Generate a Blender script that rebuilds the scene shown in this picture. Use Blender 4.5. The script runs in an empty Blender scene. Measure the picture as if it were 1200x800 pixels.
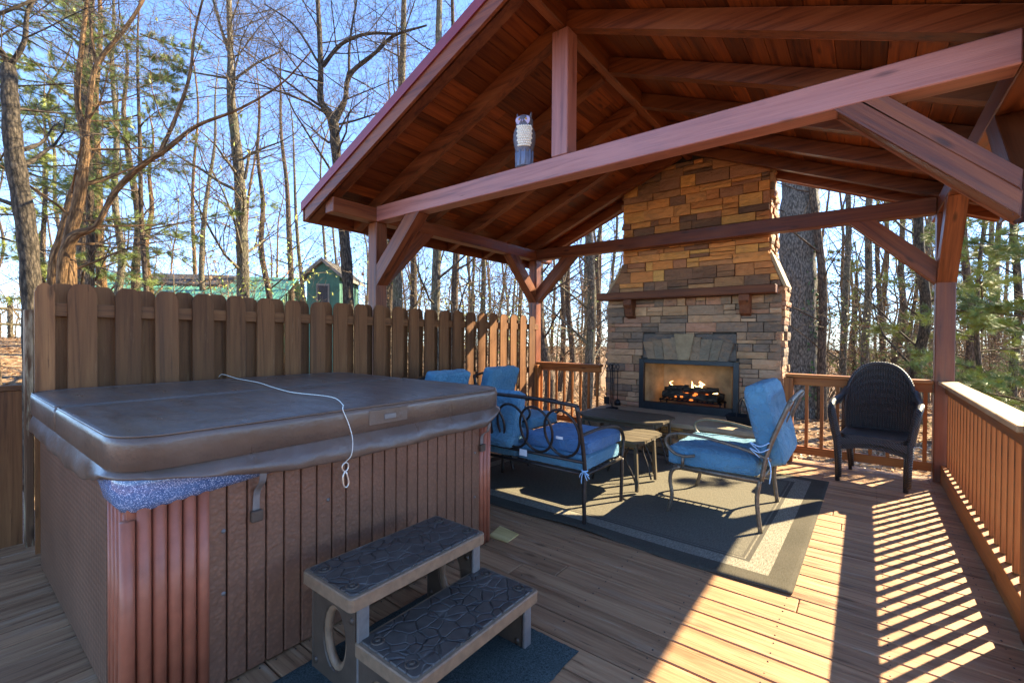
import bpy, math, random
import numpy as np
from mathutils import Vector, Matrix, noise
from mathutils.geometry import tessellate_polygon
R = math.radians
random.seed(7)
S = bpy.context.scene
COL = S.collection

# ------------------------------------------------------------------ camera
YAW, PITCH, ROLL, FPX, EYE = R(-37.7146), R(-.60418), R(.39587), 533.885, 1.35
def _w2c(v):
    x, y, z = v
    c, s = math.cos(YAW), math.sin(YAW); x, y = x*c-y*s, x*s+y*c
    c, s = math.cos(PITCH), math.sin(PITCH); y, z = y*c+z*s, -y*s+z*c
    c, s = math.cos(ROLL), math.sin(ROLL); x, z = x*c+z*s, -x*s+z*c
    return (x, y, z)
_c = [_w2c(v) for v in ((1,0,0),(0,1,0),(0,0,1))]
RIGHT = Vector((_c[0][0], _c[1][0], _c[2][0])); FWD = Vector((_c[0][1], _c[1][1], _c[2][1])); UP = Vector((_c[0][2], _c[1][2], _c[2][2]))
EYEP = Vector((0, 0, EYE))
cam_data = bpy.data.cameras.new('camera'); cam = bpy.data.objects.new('camera', cam_data); COL.objects.link(cam)
cam_data.sensor_width = 36; cam_data.lens = FPX*36/1200; cam_data.clip_start = .05; cam_data.clip_end = 4000
m = Matrix((( RIGHT.x, UP.x, -FWD.x, 0), (RIGHT.y, UP.y, -FWD.y, 0), (RIGHT.z, UP.z, -FWD.z, EYE), (0,0,0,1)))
cam.matrix_world = m
S.camera = cam
def at(px, py, d):            # a direction measured in the photo, at a forward distance d (metres)
    return EYEP + (RIGHT*((px-600)/FPX) + FWD + UP*(-(py-400)/FPX))*d

# ------------------------------------------------------------------ light
SUN_EL = R(35.5); SUN_DIR = Vector((.487, .873, 0)).normalized()*math.cos(SUN_EL) + Vector((0,0,math.sin(SUN_EL)))
W = bpy.data.worlds.new('World'); S.world = W; W.use_nodes = True
nt = W.node_tree; nt.nodes.clear()
sky = nt.nodes.new('ShaderNodeTexSky'); sky.sky_type = 'NISHITA'; sky.sun_disc = False
sky.sun_elevation = SUN_EL; sky.sun_rotation = math.atan2(SUN_DIR.x, SUN_DIR.y)
sky.air_density = .85; sky.dust_density = .35; sky.ozone_density = 5.0; sky.altitude = 2500
bg = nt.nodes.new('ShaderNodeBackground'); bg.inputs['Strength'].default_value = .14
wo = nt.nodes.new('ShaderNodeOutputWorld')
nt.links.new(sky.outputs[0], bg.inputs[0]); nt.links.new(bg.outputs[0], wo.inputs[0])
sd = bpy.data.lights.new('sun', 'SUN'); sd.energy = 5.0; sd.angle = R(.5); sd.color = (1, .85, .56)
so = bpy.data.objects.new('sun', sd); COL.objects.link(so)
so.rotation_euler = SUN_DIR.to_track_quat('Z', 'Y').to_euler(); so.location = SUN_DIR*60
S.view_settings.view_transform = 'Standard'; S.view_settings.look = 'None'
S.view_settings.exposure = 2.45; S.view_settings.gamma = 1.0; S.view_settings.use_curve_mapping = False
S.cycles.max_bounces = 10; S.cycles.diffuse_bounces = 6; S.cycles.transparent_max_bounces = 8

# ------------------------------------------------------------------ materials
MATS = {}
class NB:
    def __init__(s, name, rough=.6, spec=.4):
        s.m = bpy.data.materials.new(name); s.m.use_nodes = True; s.n = s.m.node_tree; s.n.nodes.clear()
        s.out = s.node('ShaderNodeOutputMaterial'); s.b = s.node('ShaderNodeBsdfPrincipled')
        s.b.inputs['Roughness'].default_value = rough; s.b.inputs['Specular IOR Level'].default_value = spec
        s.link(s.b.outputs[0], s.out.inputs[0]); MATS[name] = s.m
    def node(s, t, **k):
        n = s.n.nodes.new(t)
        for a, v in k.items(): setattr(n, a, v)
        return n
    def link(s, a, b): s.n.links.new(a, b)
    def val(s, sock, v):
        if hasattr(v, 'is_output') or isinstance(v, bpy.types.NodeSocket): s.link(v, sock)
        else: sock.default_value = v
    def attr(s, name, out='Vector'):
        n = s.node('ShaderNodeAttribute'); n.attribute_name = name; return n.outputs[out]
    def coord(s, kind='Object'): return s.node('ShaderNodeTexCoord').outputs[kind]
    def mapping(s, vec, scale=(1,1,1), loc=(0,0,0)):
        n = s.node('ShaderNodeMapping'); s.link(vec, n.inputs['Vector']); n.inputs['Scale'].default_value = scale; n.inputs['Location'].default_value = loc
        return n.outputs[0]
    def noise(s, vec, scale=5, detail=4, rough=.55, dist=0):
        n = s.node('ShaderNodeTexNoise'); s.link(vec, n.inputs['Vector']); n.inputs['Scale'].default_value = scale
        n.inputs['Detail'].default_value = detail; n.inputs['Roughness'].default_value = rough; n.inputs['Distortion'].default_value = dist
        return n.outputs['Fac']
    def voro(s, vec, scale=5, feature='F1', out='Distance', rnd=1):
        n = s.node('ShaderNodeTexVoronoi'); n.feature = feature; s.link(vec, n.inputs['Vector']); n.inputs['Scale'].default_value = scale
        n.inputs['Randomness'].default_value = rnd
        return n.outputs[out]
    def ramp(s, fac, stops):
        n = s.node('ShaderNodeValToRGB'); s.link(fac, n.inputs[0]); e = n.color_ramp.elements
        while len(e) < len(stops): e.new(.5)
        for i, (p, c) in enumerate(stops):
            e[i].position = p; e[i].color = (c, c, c, 1) if isinstance(c, (int, float)) else (*c, 1)
        return n.outputs[0]
    def mix(s, fac, a, b, mode='MIX'):
        n = s.node('ShaderNodeMix'); n.data_type = 'RGBA'; n.blend_type = mode; n.clamp_factor = True
        for i, v in ((0, fac), (6, a), (7, b)):
            if isinstance(v, bpy.types.NodeSocket): s.link(v, n.inputs[i])
            elif isinstance(v, (int, float)): n.inputs[i].default_value = v if i == 0 else (v, v, v, 1)
            else: n.inputs[i].default_value = (*v, 1)
        return n.outputs[2]
    def math(s, op, a, b=0.):
        n = s.node('ShaderNodeMath'); n.operation = op
        for sock, v in ((n.inputs[0], a), (n.inputs[1], b)):
            if isinstance(v, bpy.types.NodeSocket): s.link(v, sock)
            else: sock.default_value = v
        return n.outputs[0]
    def color(s, v): s.link(v, s.b.inputs['Base Color'])
    def rough(s, v): s.link(v, s.b.inputs['Roughness'])
    def bump(s, h, dist=.002, strength=1.):
        n = s.node('ShaderNodeBump'); n.inputs['Distance'].default_value = dist; n.inputs['Strength'].default_value = strength
        s.link(h, n.inputs['Height']); s.link(n.outputs[0], s.b.inputs['Normal'])

def wood(name, dark, mid, light, rough=.55, wear=None, wear_lo=.55, var=.35, bump=.0016, stain=None, spec=.35, knots=True, warm=(1.16, 1.0, .70)):
    dark, mid, light, wear, stain = [tuple(q*w for q, w in zip(t, warm)) if t else None for t in (dark, mid, light, wear, stain)]; spec *= .7
    b = NB(name, rough, spec)
    gc = b.attr('gc'); rnd = b.attr('rnd', 'Fac')
    n1 = b.noise(b.mapping(gc, (1.3, 26, 26)), 1, 5, .6, .6)
    n2 = b.noise(b.mapping(gc, (3, 130, 130)), 1, 3, .6)
    n3 = b.noise(b.mapping(gc, (.8, 4, 4)), 1, 3, .5)
    c = b.ramp(n1, [(.30, dark), (.47, mid), (.70, light)])
    c = b.mix(b.math('MULTIPLY', n2, .55), c, dark)
    n4 = b.noise(b.mapping(gc, (2.4, 60, 60)), 1, 6, .7, .3); cl = .595 if name == 'deck_wood' else .62
    c = b.mix(b.ramp(n4, [(cl, 0.), (cl+.06, .7)]), c, tuple(x*.35 for x in dark))
    v = b.math('ADD', 1-var*.75, b.math('MULTIPLY', rnd, var*1.5))
    vc = b.node('ShaderNodeCombineColor'); [b.link(v, vc.inputs[i]) for i in range(3)]
    c = b.mix(1., c, vc.outputs[0], 'MULTIPLY')
    if knots:
        k = b.voro(b.mapping(gc, (2.6, 9, 9)), 1, 'F1')
        kf = b.ramp(k, [(.06, 1.), (.17, 0.)])
        c = b.mix(b.math('MULTIPLY', kf, .75), c, tuple(x*.45 for x in dark))
    if wear:
        w = b.ramp(b.noise(b.mapping(gc, (2.2, 18, 18)), 1, 6, .65), [(wear_lo, 0.), (wear_lo+.16, 1.)])
        c = b.mix(b.math('MULTIPLY', w, .8), c, wear)
    if stain:
        w = b.ramp(n3, [(.52, 0.), (.72, 1.)])
        c = b.mix(b.math('MULTIPLY', w, .6), c, stain)
    b.color(c)
    b.bump(b.math('ADD', n1, b.math('MULTIPLY', n2, .7)), bump)
    b.rough(b.ramp(n1, [(.2, rough-.1), (.8, rough+.15)]))
    return b.m

wood('beam_wood', (.042,.011,.006), (.128,.040,.020), (.205,.072,.037), .42, stain=(.21,.085,.045), var=.35, spec=.45)
wood('ceiling_wood', (.055,.013,.005), (.150,.042,.016), (.25,.080,.030), .42, var=.6)
wood('fence_wood', (.065,.030,.014), (.165,.080,.036), (.24,.125,.060), .7, wear=(.21,.14,.08), wear_lo=.6, var=.65, stain=(.09,.05,.03), warm=(1.25, 1.04, .80))
wood('skylit_beam_wood', (.17,.065,.055), (.30,.125,.10), (.40,.185,.15), .42, stain=(.36,.17,.15), var=.15, spec=.7, warm=(1.02, .95, .95))  # sky light on the near truss put into a paler, mauve beam colour
wood('rail_wood', (.115,.040,.011), (.24,.090,.026), (.34,.15,.05), .55, wear=(.28,.18,.10), wear_lo=.62, var=.3)
wood('cap_wood', (.19,.11,.06), (.33,.21,.125), (.45,.32,.21), .6, wear=(.42,.36,.28), wear_lo=.5, var=.3)
wood('deck_wood', (.17,.095,.055), (.34,.215,.13), (.46,.315,.195), .6, wear=(.38,.31,.24), wear_lo=.56, var=.25, stain=(.20,.125,.08), bump=.003, warm=(1.14, .955, .76))
wood('mantel_wood', (.05,.018,.010), (.115,.045,.026), (.17,.075,.045), .6, var=.2)
wood('grey_wood', (.038,.032,.027), (.078,.068,.058), (.135,.118,.10), .6, var=.3, knots=False)
wood('old_post_wood', (.07,.04,.03), (.13,.075,.05), (.2,.13,.1), .8, wear=(.6,.57,.5), wear_lo=.47, var=.2)
wood('pale_yellow', (.42,.33,.16), (.58,.48,.26), (.68,.6,.38), .7, var=.1)

def bark(name, dark, light, sx=6., moss=None):
    b = NB(name, .85, .2); g = b.attr('gc')
    n1 = b.noise(b.mapping(g, (sx*2.2, 34, 34)), 1, 7, .75, .6); n2 = b.noise(b.coord(), 1.3, 3)
    v = b.voro(b.mapping(g, (sx*2.2, 40, 40)), 1, 'F1')
    c = b.ramp(n1, [(.35, dark), (.65, light)])
    c = b.mix(b.ramp(v, [(.3, 0.), (.75, .8)]), c, tuple(x*.4 for x in dark))
    if moss: c = b.mix(b.ramp(n2, [(.5, 0.), (.7, .7)]), c, moss)
    b.color(c); b.bump(b.math('SUBTRACT', n1, b.math('MULTIPLY', v, .6)), .02)
bark('bark_brown', (.055,.038,.025), (.20,.135,.088))
bark('bark_gold', (.09,.048,.022), (.33,.185,.08), 3.)
bark('bark_grey', (.075,.06,.04), (.26,.21,.145), moss=(.13,.13,.06))
bark('bark_dark', (.030,.023,.016), (.14,.105,.07))
bark('bark_trunk', (.08,.07,.055), (.28,.24,.19))
bark('twig', (.10,.07,.042), (.29,.205,.125))

def plain(name, c, rough=.5, spec=.4, metal=0., var=.15, scale=20, bump=0., bs=60):
    b = NB(name, rough, spec); b.b.inputs['Metallic'].default_value = metal
    n = b.noise(b.coord(), scale, 4)
    b.color(b.ramp(n, [(.3, tuple(x*(1-var) for x in c)), (.7, tuple(min(1,x*(1+var)) for x in c))]))
    if bump: b.bump(b.noise(b.coord(), bs, 3), bump)
    return b
plain('bronze_metal', (.045,.034,.028), .42, .5, .5, .3, 40)
plain('taupe_metal', (.16,.125,.085), .42, .5, .4, .3, 40)
plain('black_iron', (.012,.012,.013), .5, .5, .6)
plain('burgundy_metal', (.20,.030,.036), .38, .5, .2, .1, 8)
plain('brown_plastic', (.070,.046,.030), .5, .4, 0, .25, 9, .0006, 120)
plain('step_edge', (.20,.125,.072), .5, .4, 0, .2, 30, .0005, 150)
plain('grey_plastic', (.15,.13,.115), .45, .5, 0, .2, 30)
plain('corner_red', (.32,.098,.050), .42, .45, 0, .15, 15, .0004, 200)
plain('white_tag', (.8,.8,.8), .7)
plain('ribbon', (.35,.55,.75), .7)
plain('rope', (.75,.72,.62), .8, .2, 0, .2, 150, .001, 300)
plain('clip_metal', (.65,.62,.55), .3, .6, .8)
plain('near_black', (.015,.013,.012), .9)
plain('steel_black', (.016,.016,.015), .4, .5, .3, .3, 10)
plain('sand_stone', (.34,.26,.16), .8, .3, 0, .12, 12, .002, 50)
plain('key_stone', (.26,.185,.10), .8, .3, 0, .25, 12, .003, 50)
plain('firebrick', (.42,.24,.10), .85, .2, 0, .35, 6, .002, 40)
plain('green_paint', (.07,.16,.11), .7, .3, 0, .2, 5)
plain('green_roof', (.09,.26,.19), .5, .4, .1, .15, 3)
plain('dark_roof', (.05,.045,.045), .8)
plain('hut_roof', (.22,.19,.15), .8, .3, 0, .3, 6)
plain('black_fabric', (.006,.006,.007), .95)
plain('pine_needles', (.13,.165,.035), .6, .3, 0, .45, 2)
plain('pine_needles_light', (.22,.25,.05), .6, .3, 0, .45, 2)
plain('ivy_leaf', (.05,.11,.02), .5, .4, 0, .4, 9)
plain('owl_grey', (.12,.115,.14), .6, .3, 0, .35, 60)
plain('owl_face', (.42,.38,.55), .6)
plain('owl_blue', (.13,.16,.24), .45)
plain('owl_eye', (.5,.3,.05), .2)
plain('mattress_clear', (.02,.02,.02), .2)

# tub
b = NB('tub_panel', .5, .4); g = b.attr('gc')
v = b.voro(b.mapping(g, (60, 60, 60)), 1, 'F1'); n = b.noise(b.coord(), 3, 4)
c = b.ramp(n, [(.3, (.155,.066,.033)), (.7, (.235,.106,.056))])
c = b.mix(b.ramp(v, [(.1, .0), (.6, .45)]), c, (.085,.038,.022)); b.color(c); b.bump(v, -.002)
b = NB('tub_side', .5, .4); g = b.coord()
v = b.voro(b.mapping(g, (34, 34, 40)), 1, 'F1', rnd=.15); n = b.noise(g, 3, 4)
c = b.ramp(n, [(.3, (.135,.064,.034)), (.7, (.195,.096,.053))])
c = b.mix(b.ramp(v, [(.25, .0), (.6, .6)]), c, (.07,.034,.018)); b.color(c); b.bump(v, -.003)
b = NB('vinyl', .42, .5); n = b.noise(b.coord(), 2.2, 5, .6); n2 = b.noise(b.mapping(b.coord(), (1,5,1)), 3, 4)
b.color(b.ramp(n, [(.3, (.080,.050,.034)), (.7, (.132,.085,.058))])); b.rough(b.ramp(n2, [(.3, .26), (.7, .44)]))
b.bump(b.math('ADD', b.noise(b.coord(), 7, 4, .6), b.math('MULTIPLY', b.noise(b.coord(), 260, 2), .06)), .008)
b = NB('acrylic_blue', .16, .6); v = b.voro(b.coord(), 420, 'F1', 'Color'); n = b.noise(b.coord(), 6, 3)
sep = b.node('ShaderNodeSeparateColor'); b.link(v, sep.inputs[0])
c = b.ramp(n, [(.3, (.07,.12,.24)), (.7, (.14,.21,.36))]); c = b.mix(b.ramp(sep.outputs[0], [(.80, 0.), (.86, .8)]), c, (.62,.68,.85)); c = b.mix(b.ramp(sep.outputs[1], [(.78, 0.), (.84, .6)]), c, (.02,.025,.10)); b.color(c)

# cushion
b = NB('cushion_blue', .8, .25); n = b.noise(b.coord(), 3, 5); n2 = b.noise(b.coord(), 15, 5, .65, 1.2)
b.color(b.ramp(n, [(.3, (.07,.215,.325)), (.7, (.12,.30,.415))])); b.b.inputs['Sheen Weight'].default_value = .2
b.bump(b.math('ADD', n2, b.math('MULTIPLY', b.noise(b.coord(), 260, 2), .12)), .045)
b = NB('cushion_violet', .8, .25); n = b.noise(b.coord(), 3, 5); n2 = b.noise(b.coord(), 15, 5, .65, 1.2)
b.color(b.ramp(n, [(.3, (.06,.165,.33)), (.7, (.095,.225,.42))])); b.b.inputs['Sheen Weight'].default_value = .2
b.bump(b.math('ADD', n2, b.math('MULTIPLY', b.noise(b.coord(), 260, 2), .12)), .045)
b = NB('wicker', .45, .5); g = b.attr('gc')
w = b.node('ShaderNodeTexWave'); b.link(b.mapping(g, (60, 60, 60)), w.inputs[0]); w.inputs['Scale'].default_value = .5; w.inputs['Distortion'].default_value = 1.2; w.bands_direction = 'DIAGONAL'
b.color(b.ramp(w.outputs['Fac'], [(.2, (.008,.007,.007)), (.8, (.055,.045,.038))])); b.bump(w.outputs['Fac'], .004)

# rug (bands are woven into the rug itself)
b = NB('rug_weave', .95, .1); o = b.coord(); sp = b.node('ShaderNodeSeparateXYZ'); b.link(o, sp.inputs[0])
HX, HY = 1.5, 1.23
dx = b.math('SUBTRACT', HX, b.math('ABSOLUTE', sp.outputs[0])); dy = b.math('SUBTRACT', HY, b.math('ABSOLUTE', sp.outputs[1]))
d = b.math('MINIMUM', dx, dy)
rp = b.node('ShaderNodeValToRGB'); b.link(b.math('MULTIPLY', d, 2.), rp.inputs[0]); rp.color_ramp.interpolation = 'CONSTANT'
st = [(0, (.055,.047,.032)), (.26, (.29,.255,.19)), (.50, (.07,.062,.05)), (.55, (.22,.19,.14)), (.57,(.08,.07,.055)), (.60,(.15,.132,.098))]
e = rp.color_ramp.elements
while len(e) < len(st): e.new(.9)
for i, (p, c) in enumerate(st): e[i].position = p; e[i].color = (*c, 1)
nn = b.noise(b.mapping(o, (160, 25, 1)), 1, 2, .7); n2 = b.noise(o, 2.5, 5)
c = b.mix(b.ramp(nn, [(.35, .75), (.65, 0.)]), rp.outputs[0], (.075,.066,.052)); c = b.mix(b.ramp(n2, [(.4, 0.), (.75, .35)]), c, (.12,.10,.075))
b.color(c); b.bump(nn, .003)
b = NB('step_mat', 1., .1); n = b.noise(b.coord(), 160, 3, .8); n2 = b.noise(b.coord(), 5, 5, .7)
c = b.ramp(n, [(.35, (.020,.028,.026)), (.65, (.10,.125,.115))]); c = b.mix(b.ramp(n2, [(.45, 0.), (.7, .6)]), c, (.055,.065,.06)); b.color(c); b.bump(n, .006)

# stone
b = NB('ledge_stone', .8, .3); cA = b.attr('colr', 'Color'); g = b.attr('gc')
n = b.noise(b.mapping(g, (7, 12, 16)), 1, 7, .65, .8); n2 = b.noise(g, 28, 5, .7); n3 = b.noise(b.mapping(g, (3, 3, 14)), 1, 4, .6, 1.)
c = b.mix(b.ramp(n, [(.35, .5), (.55, 0.)]), cA, b.mix(.5, cA, (.03,.025,.02), 'MULTIPLY'))
c = b.mix(b.ramp(n3, [(.5, 0.), (.7, .55)]), c, (.36,.19,.085)); c = b.mix(b.ramp(n2, [(.58, 0.), (.78, .35)]), c, (.13,.10,.075))
b.color(c); b.bump(b.math('ADD', n, b.math('MULTIPLY', n2, .5)), .022)
plain('mortar', (.05,.042,.033), .95, .1, 0, .3, 30)
b = NB('tread', .45, .5); o = b.coord()
no_ = b.node('ShaderNodeTexNoise'); b.link(o, no_.inputs['Vector']); no_.inputs['Scale'].default_value = 14; va = b.node('ShaderNodeVectorMath'); va.operation = 'MULTIPLY_ADD'; b.link(no_.outputs['Color'], va.inputs[0]); va.inputs[1].default_value = (.035, .035, 0); b.link(o, va.inputs[2])
ve = b.voro(b.mapping(va.outputs[0], (17, 15, 9)), 1, 'DISTANCE_TO_EDGE'); n = b.noise(o, 30, 4)
nd = b.noise(o, 5, 4, .6)
c = b.ramp(n, [(.3, (.042,.033,.026)), (.7, (.082,.064,.050))]); ln = b.ramp(ve, [(.025, 1.), (.06, 0.)])
c = b.mix(b.math('MULTIPLY', ln, b.ramp(nd, [(.52, 0.), (.7, .6)])), c, (.30,.25,.20)); c = b.mix(b.math('MULTIPLY', ln, b.ramp(nd, [(.42, .8), (.56, .2)])), c, (.018,.016,.015))
b.color(c); b.bump(b.ramp(ve, [(0., 0.), (.07, 1.)]), .006)
b.rough(b.ramp(nd, [(.3, .35), (.7, .6)]))
# ground
b = NB('forest_floor', 1., .1); o = b.coord()
n = b.noise(o, .35, 6, .6); n2 = b.noise(o, 9, 5, .7); v = b.voro(o, 14, 'F1', 'Color'); s3 = b.node('ShaderNodeSeparateColor'); b.link(v, s3.inputs[0])
c = b.ramp(s3.outputs[0], [(0., (.15,.085,.045)), (.5, (.30,.18,.095)), (1., (.46,.32,.20))])
c = b.mix(b.ramp(n2, [(.35, .8), (.6, 0.)]), c, (.10,.06,.035)); c = b.mix(b.ramp(n, [(.5, 0.), (.7, .5)]), c, (.42,.22,.09)); b.color(c)
b.bump(b.math('ADD', n2, s3.outputs[1]), .05)
b = NB('leaf', .75, .2); r_ = b.attr('rnd', 'Fac')
c = b.ramp(r_, [(0., (.14,.065,.03)), (.4, (.32,.16,.07)), (.75, (.48,.30,.16)), (1., (.60,.45,.30))]); b.color(c)
# fire
def emit(name, c, s):
    mm = bpy.data.materials.new(name); mm.use_nodes = True; nn = mm.node_tree; nn.nodes.clear()
    e = nn.nodes.new('ShaderNodeEmission'); e.inputs[0].default_value = (*c, 1); e.inputs[1].default_value = s
    o = nn.nodes.new('ShaderNodeOutputMaterial'); nn.links.new(e.outputs[0], o.inputs[0]); MATS[name] = mm
emit('flame', (1., .58, .20), 2.6); emit('ember', (1., .22, .04), .35)

# ------------------------------------------------------------------ mesh builder
WLOC = {}
class MB:
    def __init__(s): s.v = []; s.f = []; s.g = []; s.r = []; s.c = []; s.sm = []; s.usec = False
    def add(s, vs, fs, gc=None, rnd=None, col=None, smooth=False):
        o = len(s.v); n = len(vs)
        s.v += [tuple(p) for p in vs]; s.f += [tuple(i+o for i in f) for f in fs]
        s.g += [tuple(q) for q in (gc if gc is not None else vs)]
        rr = random.random() if rnd is None else rnd
        s.r += (list(rr) if isinstance(rr, (list, tuple)) else [rr]*n)
        if col: s.usec = True
        s.c += [(*(col or (.5,.5,.5)), 1)]*n; s.sm += [smooth]*len(fs)
    def box(s, lo, hi, axis=None, mat=None, rnd=None, col=None, jit=0):
        lo = Vector(lo); hi = Vector(hi); d = hi-lo
        if axis is None: axis = max(range(3), key=lambda i: abs(d[i]))
        vs = [Vector((lo.x if i & 1 == 0 else hi.x, lo.y if i & 2 == 0 else hi.y, lo.z if i & 4 == 0 else hi.z)) for i in range(8)]
        if jit: vs = [p+Vector([random.uniform(-jit, jit) for _ in range(3)]) for p in vs]
        of = [random.uniform(0, 50) for _ in range(3)]; oth = [i for i in range(3) if i != axis]
        gc = [(p[axis]+of[0], p[oth[0]]+of[1], p[oth[1]]+of[2]) for p in vs]
        fs = [(0,2,3,1), (4,5,7,6), (0,1,5,4), (2,6,7,3), (0,4,6,2), (1,3,7,5)]
        if mat: vs = [mat @ p for p in vs]
        s.add(vs, fs, gc, rnd, col); return s
    def cbox(s, c, size, rot=None, axis=None, **k):
        h = Vector(size)/2; M_ = Matrix.Translation(Vector(c))
        if rot is not None: M_ = M_ @ (rot if isinstance(rot, Matrix) else Matrix.Rotation(rot, 4, 'Z'))
        return s.box(-h, h, axis, M_, **k)
    def beam(s, a, b, w, h, up=(0,0,1), **k):      # box along a->b, width w sideways, h along up
        a = Vector(a); b = Vector(b); x = (b-a); L = x.length; x.normalize()
        y = Vector(up).cross(x).normalized(); z = x.cross(y)
        M_ = Matrix(((x.x,y.x,z.x,a.x), (x.y,y.y,z.y,a.y), (x.z,y.z,z.z,a.z), (0,0,0,1)))
        return s.box((0,-w/2,-h/2), (L,w/2,h/2), 0, M_, **k)
    def tube(s, pts, rad, n=8, cap=True, rnd=None, flat=None, closed=False, smooth=True):
        pts = [Vector(p) for p in pts]; k = len(pts)
        if not hasattr(rad, '__len__'): rad = [rad]*k
        vs = []; gc = []; L = random.uniform(0, 20); oy = random.uniform(0, 9)
        ref = None
        for i, p in enumerate(pts):
            if closed: t = (pts[(i+1) % k]-pts[i-1])
            else: t = (pts[min(i+1, k-1)]-pts[max(i-1, 0)])
            if t.length < 1e-9: t = Vector((0,0,1))
            t.normalize()
            if ref is None: ref = Vector((0,0,1)) if abs(t.z) < .9 else Vector((1,0,0))
            u = (ref - t*ref.dot(t))
            if u.length < 1e-6: u = t.orthogonal()
            u.normalize(); w = t.cross(u); ref = u
            if i: L += (pts[i]-pts[i-1]).length
            for j in range(n):
                a = 2*math.pi*j/n; q = u*math.cos(a)*rad[i]*(flat or 1) + w*math.sin(a)*rad[i]
                vs.append(p+q); gc.append((L, math.cos(a)*rad[i]+oy, math.sin(a)*rad[i]))
        fs = []
        for i in range(k if closed else k-1):
            for j in range(n):
                i2 = (i+1) % k; fs.append((i*n+j, i*n+(j+1) % n, i2*n+(j+1) % n, i2*n+j))
        if cap and not closed: fs += [tuple(range(n-1, -1, -1)), tuple((k-1)*n+j for j in range(n))]
        s.add(vs, fs, gc, rnd, smooth=smooth); return s
    def prism(s, poly, z0, z1, frame=None, holes=(), axis=0, rnd=None, col=None):  # 2-D polygon extruded; frame maps (u,v,w)->world
        loops = [poly]+list(holes); flat = [p for l in loops for p in l]; n = len(flat)
        tri = tessellate_polygon([[Vector((p[0], p[1], 0)) for p in l] for l in loops])
        vs = [Vector((p[0], p[1], z0)) for p in flat] + [Vector((p[0], p[1], z1)) for p in flat]
        fs = [tuple(t) for t in tri] + [tuple(i+n for i in reversed(t)) for t in tri]; o = 0
        for l in loops:
            k = len(l); fs += [(o+i, o+(i+1) % k, n+o+(i+1) % k, n+o+i) for i in range(k)]; o += k
        of = [random.uniform(0, 50) for _ in range(3)]; oth = [i for i in range(3) if i != axis]
        gc = [(p[axis]+of[0], p[oth[0]]+of[1], p[oth[1]]+of[2]) for p in vs]
        if frame: vs = [frame @ p for p in vs]
        s.add(vs, fs, gc, rnd, col); return s
    def lathe(s, prof, c=(0,0,0), n=24, sx=1, sy=1):
        vs = [Vector(c)+Vector((r*math.cos(2*math.pi*j/n)*sx, r*math.sin(2*math.pi*j/n)*sy, z)) for r, z in prof for j in range(n)]
        k = len(prof); fs = [(i*n+j, i*n+(j+1) % n, (i+1)*n+(j+1) % n, (i+1)*n+j) for i in range(k-1) for j in range(n)]
        fs += [tuple(range(n-1, -1, -1)), tuple((k-1)*n+j for j in range(n))]
        s.add(vs, fs, smooth=True); return s
    def cushion(s, size, M_, r=None, puff=.12, n=16, seed=0, tuft=0):
        hx, hy, hz = [q/2 for q in size]; r = r or min(hx, hy, hz)*.62
        vs = []; idx = {}; fs = []
        def vert(q):
            key = tuple(round(t, 5) for t in q)
            if key in idx: return idx[key]
            p = Vector((q[0]*hx, q[1]*hy, q[2]*hz)); core = Vector([max(-h+r, min(h-r, c)) for h, c in zip((hx,hy,hz), p)])
            dd = p-core
            if dd.length > 1e-7: p = core+dd.normalized()*r*min(1, dd.length/r) if dd.length > r else p
            w = (1-q[0]**4)*(1-q[1]**4); p.z *= 1+puff*w
            nz = noise.noise(Vector((p.x*7+seed, p.y*7, seed*3.1)))
            p.z += (nz*.16+.10*noise.noise(Vector((p.x*16+seed, p.y*5, seed))))*hz*w*(1 if q[2] > 0 else .4); p += (p-core).normalized()*.006*noise.noise(p*14+Vector((seed, 0, 0))) if (p-core).length > 1e-6 else Vector((0,0,0))
            if tuft and q[2] > 0:
                for tx in (-.45, .45):
                    for ty in (-.4, .4):
                        d2 = (q[0]-tx)**2+(q[1]-ty)**2; p.z -= tuft*math.exp(-d2*30)
            idx[key] = len(vs); vs.append(M_ @ p); return idx[key]
        for ax in range(3):
            for sg in (-1, 1):
                for i in range(n):
                    for j in range(n):
                        quad = []
                        for a, b_ in ((0,0), (1,0), (1,1), (0,1)):
                            q = [0,0,0]; q[ax] = sg; q[(ax+1) % 3] = -1+2*(i+a)/n; q[(ax+2) % 3] = -1+2*(j+b_)/n; quad.append(vert(q))
                        fs.append(tuple(quad if sg > 0 else quad[::-1]))
        s.add(vs, fs, smooth=True)
        for zz in (-.82, .82):
            loop = []
            for a, b_ in (((-1,-1), (1,-1)), ((1,-1), (1,1)), ((1,1), (-1,1)), ((-1,1), (-1,-1))):
                for k in range(n*2): f = k/(n*2); loop.append((a[0]+(b_[0]-a[0])*f, a[1]+(b_[1]-a[1])*f, zz))
            vs = []; idx = {}; ids = [vert(q) for q in loop]; s.tube([vs[k] for k in ids], .0045, 6, closed=True)
        return s
    def build(s, name, mat, parent=None, world=True, bevel=0, seg=1, sub=0, kind=None, loc=None, label=None):
        me = bpy.data.meshes.new(name)
        off = Vector((0,0,0))
        if world and parent is not None: off = WLOC.get(parent.name, Vector((0,0,0)))
        if loc is not None: off = Vector(loc)
        V = np.array(s.v, dtype=np.float64) - np.array(off)
        me.from_pydata([tuple(p) for p in V], [], s.f)
        a = me.attributes.new('gc', 'FLOAT_VECTOR', 'POINT'); a.data.foreach_set('vector', np.array(s.g, dtype=np.float32).ravel())
        a = me.attributes.new('rnd', 'FLOAT', 'POINT'); a.data.foreach_set('value', np.array(s.r, dtype=np.float32))
        if s.usec:
            a = me.attributes.new('colr', 'FLOAT_COLOR', 'POINT'); a.data.foreach_set('color', np.array(s.c, dtype=np.float32).ravel())
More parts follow.
